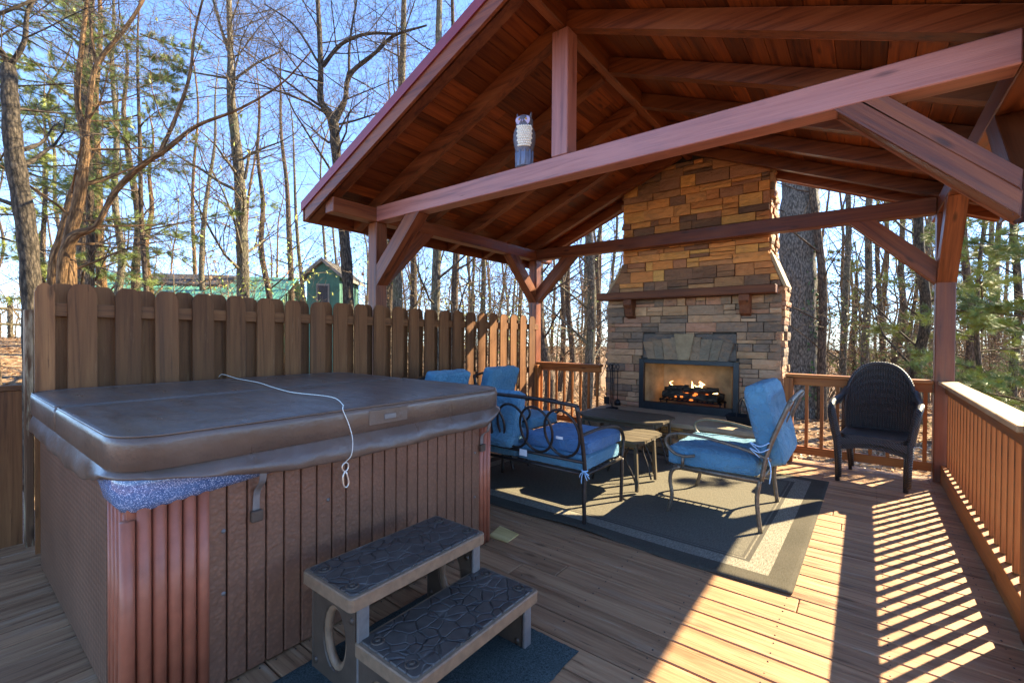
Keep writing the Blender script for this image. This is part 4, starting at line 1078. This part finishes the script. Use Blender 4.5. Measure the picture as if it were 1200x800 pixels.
# ------------------------------------------------------------------ buildings beyond
def gable_shed(name, label, c, rz, L, Wd, h, rise, wallm, roofm, cat='shed', ov=.35):
    t = thing(name, label, cat, c, None, rz); hx, hy = L/2, Wd/2
    m_ = MB(); M2 = Matrix(((0,0,1,0), (1,0,0,0), (0,1,0,0), (0,0,0,1)))
    m_.prism([(-hy, -1), (hy, -1), (hy, h), (0, h+rise), (-hy, h)], -hx, hx, M2); m_.build('wall', wallm, t, world=False)
    m_ = MB()
    for k in range(int(Wd/.25)):
        y = -hy+.12+k*.25
        for s_ in (-1, 1): m_.box((s_*hx-.012, y, -1), (s_*hx+.012, y+.03, h-.02+rise*(1-abs(y)/hy)), 2)
    for k in range(int(L/.25)):
        x = -hx+.12+k*.25
        for s_ in (-1, 1): m_.box((x, s_*hy-.012, -1), (x+.03, s_*hy+.012, h-.02), 2)
    m_.build('batten', wallm, t, world=False)
    m_ = MB()
    for s_ in (-1, 1):
        ye = s_*(hy+ov); ze = h-rise*ov/hy; M3 = M2
        pts = [(0, h+rise+.02), (ye, ze+.02), (ye, ze+.09), (0, h+rise+.09)]; m_.prism(pts, -hx-ov, hx+ov, M3)
        k = -hx-ov
        while k < hx+ov: m_.prism([(0, h+rise+.091), (ye, ze+.091), (ye, ze+.12), (0, h+rise+.12)], k, k+.03, M3); k += .3
    m_.build('roof', roofm, t, world=False)
    return t
p = at(232, 345, 19.5)
sh = gable_shed('metal_roof_house', 'low building with green ribbed metal roof beyond the fence', (p.x, p.y, .40), math.atan2(-RIGHT.y, -RIGHT.x)+R(12), 7.2, 4.6, 2.35, 1.05, 'green_paint', 'green_roof', 'house')
m_ = MB(); m_.prism([(-.3, 3.32), (-1.35, 2.82), (-1.35, 2.98), (-.3, 3.48)], -1.6, 1.5, Matrix(((0,0,1,0), (-1,0,0,0), (0,1,0,0), (0,0,0,1)))); m_.build('dark_roof_patch', 'dark_roof', sh, world=False)
p = at(392, 345, 13.0)
hut = gable_shed('green_hut', 'small green board hut with weathered gable roof seen over the fence', (p.x, p.y, 0), math.atan2(FWD.y, FWD.x)+R(2), 1.7, .86, 2.93, .36, 'green_paint', 'hut_roof', ov=.13)
m_ = MB(); m_.box((-.862-.02, -.17, 2.1), (-.862+.012, .17, 2.72), 2); wn = m_.build('window', 'hut_roof', hut, world=False)
m_ = MB(); m_.box((-.862-.028, -.13, 2.15), (-.862-.021, .13, 2.67), 2); m_.build('pane', 'dark_roof', wn, world=False)
sr = thing('split_rail_fence', 'weathered split rail fence on the leafy rise at far left', 'fence', tuple(at(10, 395, 15)))
m_ = None
pts_ = [at(px, 402, d) for px, d in ((-60, 13), (12, 15), (75, 17.5), (130, 20))]
for i, p in enumerate(pts_):
    z = ground_h(p.x, p.y); MB().tube([(p.x, p.y, z-.3), (p.x, p.y, z+1.15)], .07, 8).build('rail_post', 'bark_grey', sr)
    if i < 3:
        q = pts_[i+1]; zq = ground_h(q.x, q.y)
        for h in (.45, .95): MB().tube([(p.x, p.y, z+h), ((p.x+q.x)/2, (p.y+q.y)/2, (z+zq)/2+h+.03), (q.x, q.y, zq+h)], .045, 6).build('split_rail', 'bark_grey', sr)

# ------------------------------------------------------------------ trees
def grow(wd, tw, p, d, L, r, lvl, rng, maxl=3, up=.25, spread=.9, dens=1.):
    n = 5 if lvl < 2 else 4; pts = [Vector(p)]; dd = Vector(d).normalized(); rad = [r]
    for k in range(n):
        dd = (dd+Vector((rng.gauss(0, .13), rng.gauss(0, .13), rng.gauss(0, .08)+up*.16))).normalized(); pts.append(pts[-1]+dd*L/n); rad.append(max(.0022, r*(1-.85*(k+1)/n)))
    if lvl >= maxl-1: tw.tube(pts, rad, 3, cap=False)
    else: wd.tube(pts, rad, 5 if lvl else 6, cap=False)
    if lvl >= maxl: return
    m = int(rng.uniform(4, 7)*dens) if lvl < maxl-1 else int(rng.uniform(3, 6)*dens)
    for i in range(m):
        f = rng.uniform(.2, 1); k = min(n-1, int(f*n)); q = pts[k].lerp(pts[k+1], f*n-k) if k < n else pts[-1]
        base = (pts[min(k+1, n)]-pts[k]).normalized(); a = base.orthogonal(); a.rotate(Matrix.Rotation(rng.uniform(0, 6.28), 3, base))
        nd = (base*rng.uniform(.5, .95)+a*rng.uniform(.45, spread)).normalized()
        grow(wd, tw, q, nd, L*rng.uniform(.40, .62), rad[k]*rng.uniform(.4, .6), lvl+1, rng, maxl, up, spread, dens)
def trunk_branches(wd, tw, path, radii, rng, start=.3, n=14, L=2.2, maxl=3, up=.3, rk=.35, dens=1.):
    tot = len(path)-1
    for i in range(n):
        f = start+(1-start)*(i+rng.random())/n; k = min(tot-1, int(f*tot)); q = path[k].lerp(path[k+1], f*tot-k)
        base = (path[k+1]-path[k]).normalized(); a = base.orthogonal(); a.rotate(Matrix.Rotation(rng.uniform(0, 6.28), 3, base))
        nd = (base*rng.uniform(.25, .8)+a*.8).normalized(); rr = radii[k]
        grow(wd, tw, q, nd, L*rng.uniform(.6, 1.1)*(1-.45*(f-start)/(1-start+1e-6)), max(.006, rr*rk*rng.uniform(.7, 1.1)), 1, rng, maxl, up, .9, dens)
def finish_tree(t, wd, tw, mat='bark_brown', twm='twig', world=True):
    wd.build('trunk', mat, t, world=world)
    if tw.v: tw.build('crown', twm, t, world=world)
def pxpath(pts):      # list of (px, py, d, width_px)
    P = [at(a, b_, d_) for a, b_, d_, w in pts]; rr = [w/2/FPX*d_*(.70 if w < 11 else .85) for a, b_, d_, w in pts]; return P, rr
def dense_path(P, rr, n=6):
    Q = bez(P, n); r2 = []
    for i in range(len(P)-1):
        for k in range(n): r2.append(rr[i]+(rr[i+1]-rr[i])*k/n)
    r2.append(rr[-1]); return Q, r2
def to_ground(pts):
    p = at(*pts[0][:3]); return p
def hero(name, label, stems, mat, seed, cat='tree', nb=16, L=2.2, start=.25, up=.25, dens=1., maxl=3):
    rng = random.Random(seed); p0 = at(*stems[0][0][:3]); gz = ground_h(p0.x, p0.y)
    t = thing(name, label, cat, (p0.x, p0.y, gz)); wd, tw = MB(), MB()
    for si, st in enumerate(stems):
        P, rr = pxpath(st)
        if st[0][1] > 300 : P = [Vector((P[0].x, P[0].y, gz-.2))]+P; rr = [rr[0]*1.15]+rr
        Q, r2 = dense_path(P, rr)
        wd.tube(Q, [r*(1+.06*math.sin(i*1.7)) for i, r in enumerate(r2)], 12 if r2[0] > .05 else 8, cap=False)
        trunk_branches(wd, tw, Q, r2, rng, start if si == 0 else .15, nb if si == 0 else max(5, nb//2), L, maxl, up, .35, dens)
    finish_tree(t, wd, tw, mat); return t
hero('gnarled_tree', 'dark curving trunk rising beside the left end of the fence', [[(38, 440, 5.2, 20), (36, 330, 5.2, 21), (30, 260, 5.2, 22), (18, 190, 5.2, 21), (12, 120, 5.2, 18), (10, 78, 5.3, 16)], [(10, 80, 5.3, 8), (28, 50, 5.3, 7), (34, 10, 5.4, 6), (60, -30, 5.5, 4)], [(10, 80, 5.3, 9), (2, 60, 5.2, 8), (-20, 40, 5.0, 6)], [(-20, 25, 5.2, 6), (20, 8, 5.3, 5), (60, -8, 5.5, 4)]], 'bark_dark', 11, nb=6, L=1.5, start=.5)
hero('forked_tree', 'golden lit tree with forking stems and a long limb sweeping right', [
  [(82, 340, 6.6, 17), (80, 290, 6.6, 15), (92, 235, 6.6, 14), (100, 168, 6.6, 11), (91, 120, 6.6, 8), (95, 60, 6.7, 7), (101, 10, 6.8, 6), (106, -40, 7, 5)],
  [(100, 172, 6.6, 9), (105, 120, 6.6, 8), (114, 75, 6.7, 7.5), (148, 32, 6.8, 5.5), (170, -5, 7, 5), (185, -50, 7.2, 3)], [(113, 78, 6.7, 5), (107, 40, 6.7, 4), (104, -5, 6.8, 3.5)],
  [(72, 335, 6.5, 12), (84, 280, 6.5, 13), (112, 265, 6.5, 8), (135, 225, 6.5, 9), (165, 195, 6.4, 9), (195, 175, 6.3, 8), (230, 148, 6.2, 6), (280, 128, 6.0, 4), (330, 98, 5.9, 3), (365, 60, 5.8, 2)],
  [(188, 178, 6.3, 6), (205, 140, 6.3, 6), (222, 90, 6.3, 5), (228, 40, 6.4, 4), (240, -10, 6.5, 3)],
  [(62, 335, 6.8, 14), (75, 270, 6.8, 12), (88, 215, 6.9, 9), (110, 175, 7, 6)]], 'bark_gold', 12, nb=13, L=1.9, start=.3, maxl=3, dens=1.35)
hero('tall_tree', 'tall straight leafless tree rising over the green metal roof', [[(285, 350, 10.5, 16), (284, 290, 10.5, 15), (280, 200, 10.5, 14), (271, 120, 10.5, 11), (270, 60, 10.6, 9), (268, -10, 10.8, 8), (265, -120, 11, 5)], [(287, 210, 10.4, 5), (292, 180, 10.4, 5), (290, 175, 10.4, 4)], [(268, 60, 10.6, 6), (255, 20, 10.7, 4), (240, -40, 10.8, 3)], [(272, 95, 10.6, 4), (300, 75, 10.6, 3), (330, 60, 10.7, 2)]], 'bark_grey', 13, nb=24, L=2.8, start=.2, dens=1.35)
hero('crooked_tree', 'crooked tree forking high beside the pavilion eave', [[(408, 350, 9.0, 15), (402, 260, 9, 14), (394, 180, 9, 13), (390, 142, 9, 14), (376, 118, 9, 10), (376, 85, 9, 9), (374, 30, 9.1, 8), (370, -40, 9.3, 6)], [(391, 142, 9, 12), (404, 118, 9, 8), (410, 88, 9, 8), (440, 62, 8.9, 6), (462, 42, 8.8, 5), (500, 30, 8.8, 3)], [(409, 92, 9, 5), (410, 50, 9.1, 4), (418, 0, 9.2, 3)], [(378, 78, 9, 7), (400, 52, 8.9, 6), (430, 40, 8.8, 5), (465, 40, 8.7, 4)], [(374, 75, 9, 4), (345, 30, 9.0, 3), (310, 5, 9.1, 2)]], 'bark_dark', 14, nb=18, L=2.5, start=.3, dens=1.4)
hero('ivy_tree', 'massive rough trunk with ivy behind the right shoulder of the fireplace', [[(936, 435, 10.5, 46), (934, 330, 10.5, 45), (936, 260, 10.5, 46), (940, 190, 10.6, 46), (950, 60, 11, 42), (955, -150, 11.5, 36), (960, -400, 12, 24)]], 'bark_trunk', 15, nb=10, L=3.5, start=.7)
iv = [o for o in COL.objects if o.name.startswith('ivy_tree')][0]
m_ = MB(); ri = random.Random(8)
for i in range(420):
    py = 250+ri.random()**.7*220; a = ri.gauss(42, 20)
    if noise.noise(Vector((a*.06, py*.03, 0))) < -.1: continue
    c_ = at(936, py, 10.5); rr = .47; aa = R(a)+math.atan2(-c_.y, -c_.x)+R(22); q = c_+Vector((math.cos(aa), math.sin(aa), 0))*rr; s_ = ri.uniform(.02, .045)
    nrm = Vector((math.cos(aa), math.sin(aa), ri.uniform(-.2, .5))).normalized(); u = nrm.orthogonal().normalized(); u.rotate(Matrix.Rotation(ri.uniform(0, 6), 3, nrm)); w = nrm.cross(u)
    m_.add([q-u*s_, q-w*s_*.7+nrm*.008, q+u*s_*1.1, q+w*s_*.7+nrm*.008], [(0,1,2,3)])
m_.build('ivy', 'ivy_leaf', iv)

# mid-distance trees one can tell apart, between the posts and to the right
mids = [(467, 9.5, 12, 'bark_grey'), (492, 12, 9, 'bark_brown'), (510, 8.5, 11, 'bark_grey'), (533, 10, 9, 'bark_brown'), (566, 12, 6, 'bark_grey'), (641, 9.3, 12, 'bark_brown'), (668, 13, 7, 'bark_brown'), (686, 9.8, 11, 'bark_grey'), (700, 14, 6, 'bark_brown'), (655, 16, 6, 'bark_brown'),
        (965, 10, 9, 'bark_brown'), (988, 13, 7, 'bark_grey'), (1015, 12, 8, 'bark_grey'), (1033, 16, 6, 'bark_brown'), (1052, 15, 7, 'bark_brown'), (1078, 9.5, 11, 'bark_dark'), (1140, 11, 9, 'bark_brown'), (1165, 14, 7, 'bark_brown'), (1185, 9, 8, 'bark_dark'),
        (135, 12, 8, 'bark_grey'), (165, 14, 9, 'bark_brown'), (178, 17, 7, 'bark_gold'), (235, 18, 6, 'bark_grey'), (315, 15, 7, 'bark_brown'), (340, 20, 7, 'bark_brown'), (358, 16, 5, 'bark_grey'), (102, 10, 13, 'bark_brown'), (120, 13, 10, 'bark_gold'), (455, 15, 8, 'bark_brown')]
rm = random.Random(77)
for i, (px, d, w, mt) in enumerate(mids):
    p = at(px, 400, d); gz = ground_h(p.x, p.y); r = w/2/FPX*d; H = rm.uniform(9, 14); lean = Vector((rm.gauss(0, .35), rm.gauss(0, .35), 0))
    t = thing('bare_tree', 'leafless tree standing in the woods just beyond the deck', 'tree', (p.x, p.y, gz), 'leafless trees near the deck'); wd, tw = MB(), MB()
    P = [Vector((p.x, p.y, gz-.2))+lean*(f**1.5)+Vector((rm.gauss(0, .07), rm.gauss(0, .07), H*f))*(1 if f else 0) for f in (0, .12, .25, .4, .55, .7, .85, 1)]
    P[0] = Vector((p.x, p.y, gz-.2)); Q, r2 = dense_path(P, [r*1.3, r, r*.95, r*.85, r*.7, r*.5, r*.3, r*.1], 4)
    wd.tube(Q, r2, 10, cap=False); trunk_branches(wd, tw, Q, r2, rm, .12, 19, 2.4, 3, .3, .30, 1.05 if px < 900 else .85); finish_tree(t, wd, tw, mt)
# templates for the farther wood
tmpl = []
for k in range(6):
    rng = random.Random(200+k); wd, tw = MB(), MB(); H = 12; r = .075
    P = [Vector((rng.gauss(0, .16)*f*2, rng.gauss(0, .16)*f*2, -.4+H*f)) for f in (0, .12, .25, .4, .55, .7, .85, 1)]
    Q, r2 = dense_path(P, [r*1.3, r, r*.95, r*.85, r*.7, r*.5, r*.3, r*.1], 3); wd.tube(Q, r2, 7, cap=False)
    trunk_branches(wd, tw, Q, r2, rng, .14, 26, 2.8, 3, .35, .34, 1.)
    a = wd.build('trunk', ['bark_gold', 'bark_grey', 'bark_brown', 'bark_grey', 'bark_gold', 'bark_grey'][k]); b_ = tw.build('crown', 'twig')
    tmpl.append((a, b_)); COL.objects.unlink(a); COL.objects.unlink(b_)
rf = random.Random(99); cnt = 0; used = []
def plant(x, y, s, k, label, group, name='distant_tree'):
    t = thing(name, label, 'tree', (x, y, ground_h(x, y)), group, rf.uniform(0, 6.28)); t.scale = (s, s, s*rf.uniform(.9, 1.2))
    for o in tmpl[k]:
        c = o.copy(); COL.objects.link(c); c.parent = t
while cnt < 185:
    px = rf.uniform(-60, 1260); d = 14+rf.random()**.8*38
    if px < 440 and rf.random() < .65: continue
    p = at(px, 400, d)
    if -7.6 < p.x-.56*p.y < .5 and p.y < 17: continue
    if any((p.x-a)**2+(p.y-b_)**2 < 1.2 for a, b_ in used): continue
    if abs((p.x-.3)-(p.y-4)*.59) < 1.2 and p.y < 16: continue      # the gap the sun shines through
    used.append((p.x, p.y)); plant(p.x, p.y, rf.uniform(.8, 1.35), rf.randrange(6), 'slender leafless tree farther back in the woods', 'leafless trees farther back'); cnt += 1
# saplings / brush
sap = []
for k in range(4):
    rng = random.Random(300+k); wd, tw = MB(), MB()
    for s_ in range(5):
        a = rng.uniform(0, 6.28); grow(wd, tw, (math.cos(a)*.15, math.sin(a)*.15, -.1), (math.cos(a)*.35, math.sin(a)*.35, 1), rng.uniform(1.6, 3.2), rng.uniform(.010, .02), 1, rng, 3, .5, .8, 1.1)
    wd.v or wd.tube([(0,0,0), (0,0,1)], .01, 5)
    for f_ in (0,): wd.f = wd.f
    all_ = MB(); 
    for src in (wd, tw):
        o_ = len(all_.v); all_.v += src.v; all_.f += [tuple(i+o_ for i in f) for f in src.f]; all_.g += src.g; all_.r += src.r; all_.c += src.c; all_.sm += src.sm
    o = all_.build('sapling', 'twig'); lv = None
    if k in (1, 3, 2):  # pale leaves added to stand for the yellow-green glow in the woods
        lm = MB(); V_ = tw.v
        for q in range(520):
            p_ = Vector(V_[rng.randrange(len(V_))])+Vector([rng.gauss(0, .03) for _ in range(3)]); s_ = rng.uniform(.018, .04); u_ = Vector([rng.gauss(0, 1) for _ in range(3)]).normalized(); w_ = u_.orthogonal().normalized()
            lm.add([p_-u_*s_, p_-w_*s_*.55, p_+u_*s_, p_+w_*s_*.55], [(0,1,2,3)])
        lv = lm.build('glow_leaves', 'leaf' if k != 2 else 'pine_needles_light'); COL.objects.unlink(lv)
    sap.append((o, lv)); COL.objects.unlink(o)
cnt = 0
while cnt < 120:
    px = rf.choice([rf.uniform(440, 740), rf.uniform(900, 1260), rf.uniform(900, 1260), rf.uniform(-20, 440)]); d = rf.uniform(9.5, 26); p = at(px, 400, d)
    if p.y < 7.5 and p.x > -5: continue
    so_, sl_ = sap[rf.randrange(4)]; o = so_.copy(); COL.objects.link(o); o.location = (p.x, p.y, ground_h(p.x, p.y)); o.rotation_euler.z = rf.uniform(0, 6.28); s = rf.uniform(.7, 1.5); o.scale = (s, s, s)
    tag(o, 'twiggy sapling in the undergrowth beyond the deck', 'sapling', 'undergrowth saplings'); cnt += 1
    if sl_: c_ = sl_.copy(); COL.objects.link(c_); c_.parent = o
# pines
def needles(m_, p, d, L, rng, n=26, nl=.09, sc=1.):
    n = int(n*1.35)
    p = Vector(p); d = Vector(d).normalized()
    for i in range(n):
        f = rng.random(); q = p+d*L*f; a = d.orthogonal(); a.rotate(Matrix.Rotation(rng.uniform(0, 6.28), 3, d)); nd = (d*.7+a*.75).normalized()*nl*rng.uniform(.7, 1.2); w = nd.cross(d).normalized()*.0021*sc
        m_.add([q-w, q+w, q+nd], [(0,1,2)], rnd=rng.random())
def pine_branch(wd, nd_, p, d, L, r, rng, nl=.09, sc=1., nn=26):
    n = 6; pts = [Vector(p)]; dd = Vector(d).normalized()
    for k in range(n): dd = (dd+Vector((rng.gauss(0, .08), rng.gauss(0, .08), rng.gauss(-.01, .05)))).normalized(); pts.append(pts[-1]+dd*L/n)
    wd.tube(pts, [max(.003, r*(1-.8*k/n)) for k in range(n+1)], 4, cap=False)
    for k in range(1, n+1):
        for s_ in (-1, 1):
            for rep in range(2):
                sd_ = (dd*rng.uniform(.3, .9)+dd.cross(Vector((0,0,1)))*s_*rng.uniform(.3, 1)+Vector((0,0,rng.uniform(-.45, .55)))).normalized(); l2_ = L*rng.uniform(.12, .36)*(1.1-.08*k); q = pts[k]
                wd.tube([q, q+sd_*l2_], [.003, .0015], 3, cap=False)
                for w in range(3): needles(nd_, q+sd_*l2_*(.25+.25*w), sd_, l2_*.3, rng, nn, nl, sc)
        needles(nd_, pts[k-1], dd, L/n, rng, nn//2, nl, sc)
def pine(label, px, d, w, H, seed, zlo, mat='pine_needles', n=26, L0=1.8, trunkm='bark_brown', nl=.10, sc=1., nn=26, az=None):
    rng = random.Random(seed); p = at(px, 400, d); gz = ground_h(p.x, p.y); r = w/2/FPX*d
    t = thing('pine_tree', label, 'tree', (p.x, p.y, gz), 'evergreens in the woods'); wd, nd_ = MB(), MB()
    P = [Vector((p.x+rng.gauss(0, .06), p.y+rng.gauss(0, .06), gz-.2+H*f)) for f in (0, .2, .4, .6, .8, 1)]; Q, r2 = dense_path(P, [r*1.2, r, r*.85, r*.65, r*.4, r*.12], 4); wd.tube(Q, r2, 9, cap=False)
    for i in range(n):
        f = (i+rng.random())/n; z = gz+zlo+(H-zlo)*f; a = rng.uniform(0, 6.28) if az is None else rng.gauss(az, .8); LL = L0*(1-.6*f)*rng.uniform(.65, 1.15)
        pine_branch(wd, nd_, (p.x, p.y, z), (math.cos(a), math.sin(a), rng.uniform(-.35, .45)), LL, .018, rng, nl, sc, nn)
    wd.build('trunk', trunkm, t); nd_.build('crown', mat, t); return t
pine('young pine with soft needles outside the right railing', 1150, 8.2, 6, 5.2, 1, .3, 'pine_needles_light', 26, 1.7, nn=16, sc=1.7)
pine('pine sapling leaning over the ground right of the corner post', 1215, 6.5, 5, 4.8, 2, .3, 'pine_needles', 20, 1.4, nn=16, sc=1.7)
pine('evergreen with sparse boughs behind the wicker chairs', 1068, 13, 5, 6.5, 3, 1.4, 'pine_needles_light', 20, 1.8, nn=14, sc=2)
pine('slim evergreen glimpsed right of the ivy covered trunk', 1000, 17, 5, 6, 5, .5, 'pine_needles_light', 20, 1.8, nn=14, sc=2)
pine('tall pine behind the golden forked tree', 105, 9.5, 9, 10, 6, 2.6, 'pine_needles', 26, 2.3, nn=18, sc=1.7)
pine('yellow green pine between the dark curving trunk and the forked tree', 52, 11.5, 6, 7.5, 7, 1.4, 'pine_needles_light', 26, 1.7, nn=18, sc=1.9)
pine('broad pine at the far left spreading boughs over the fence', -20, 7.5, 12, 9, 8, 3., 'pine_needles', 18, 3., nn=20, sc=1.5, az=math.atan2(RIGHT.y, RIGHT.x)+.3)
pine('feathery pine with boughs reaching toward the tall straight tree', 165, 9.0, 6, 9, 9, 2.9, 'pine_needles', 14, 2.2, nn=20, sc=1.6)
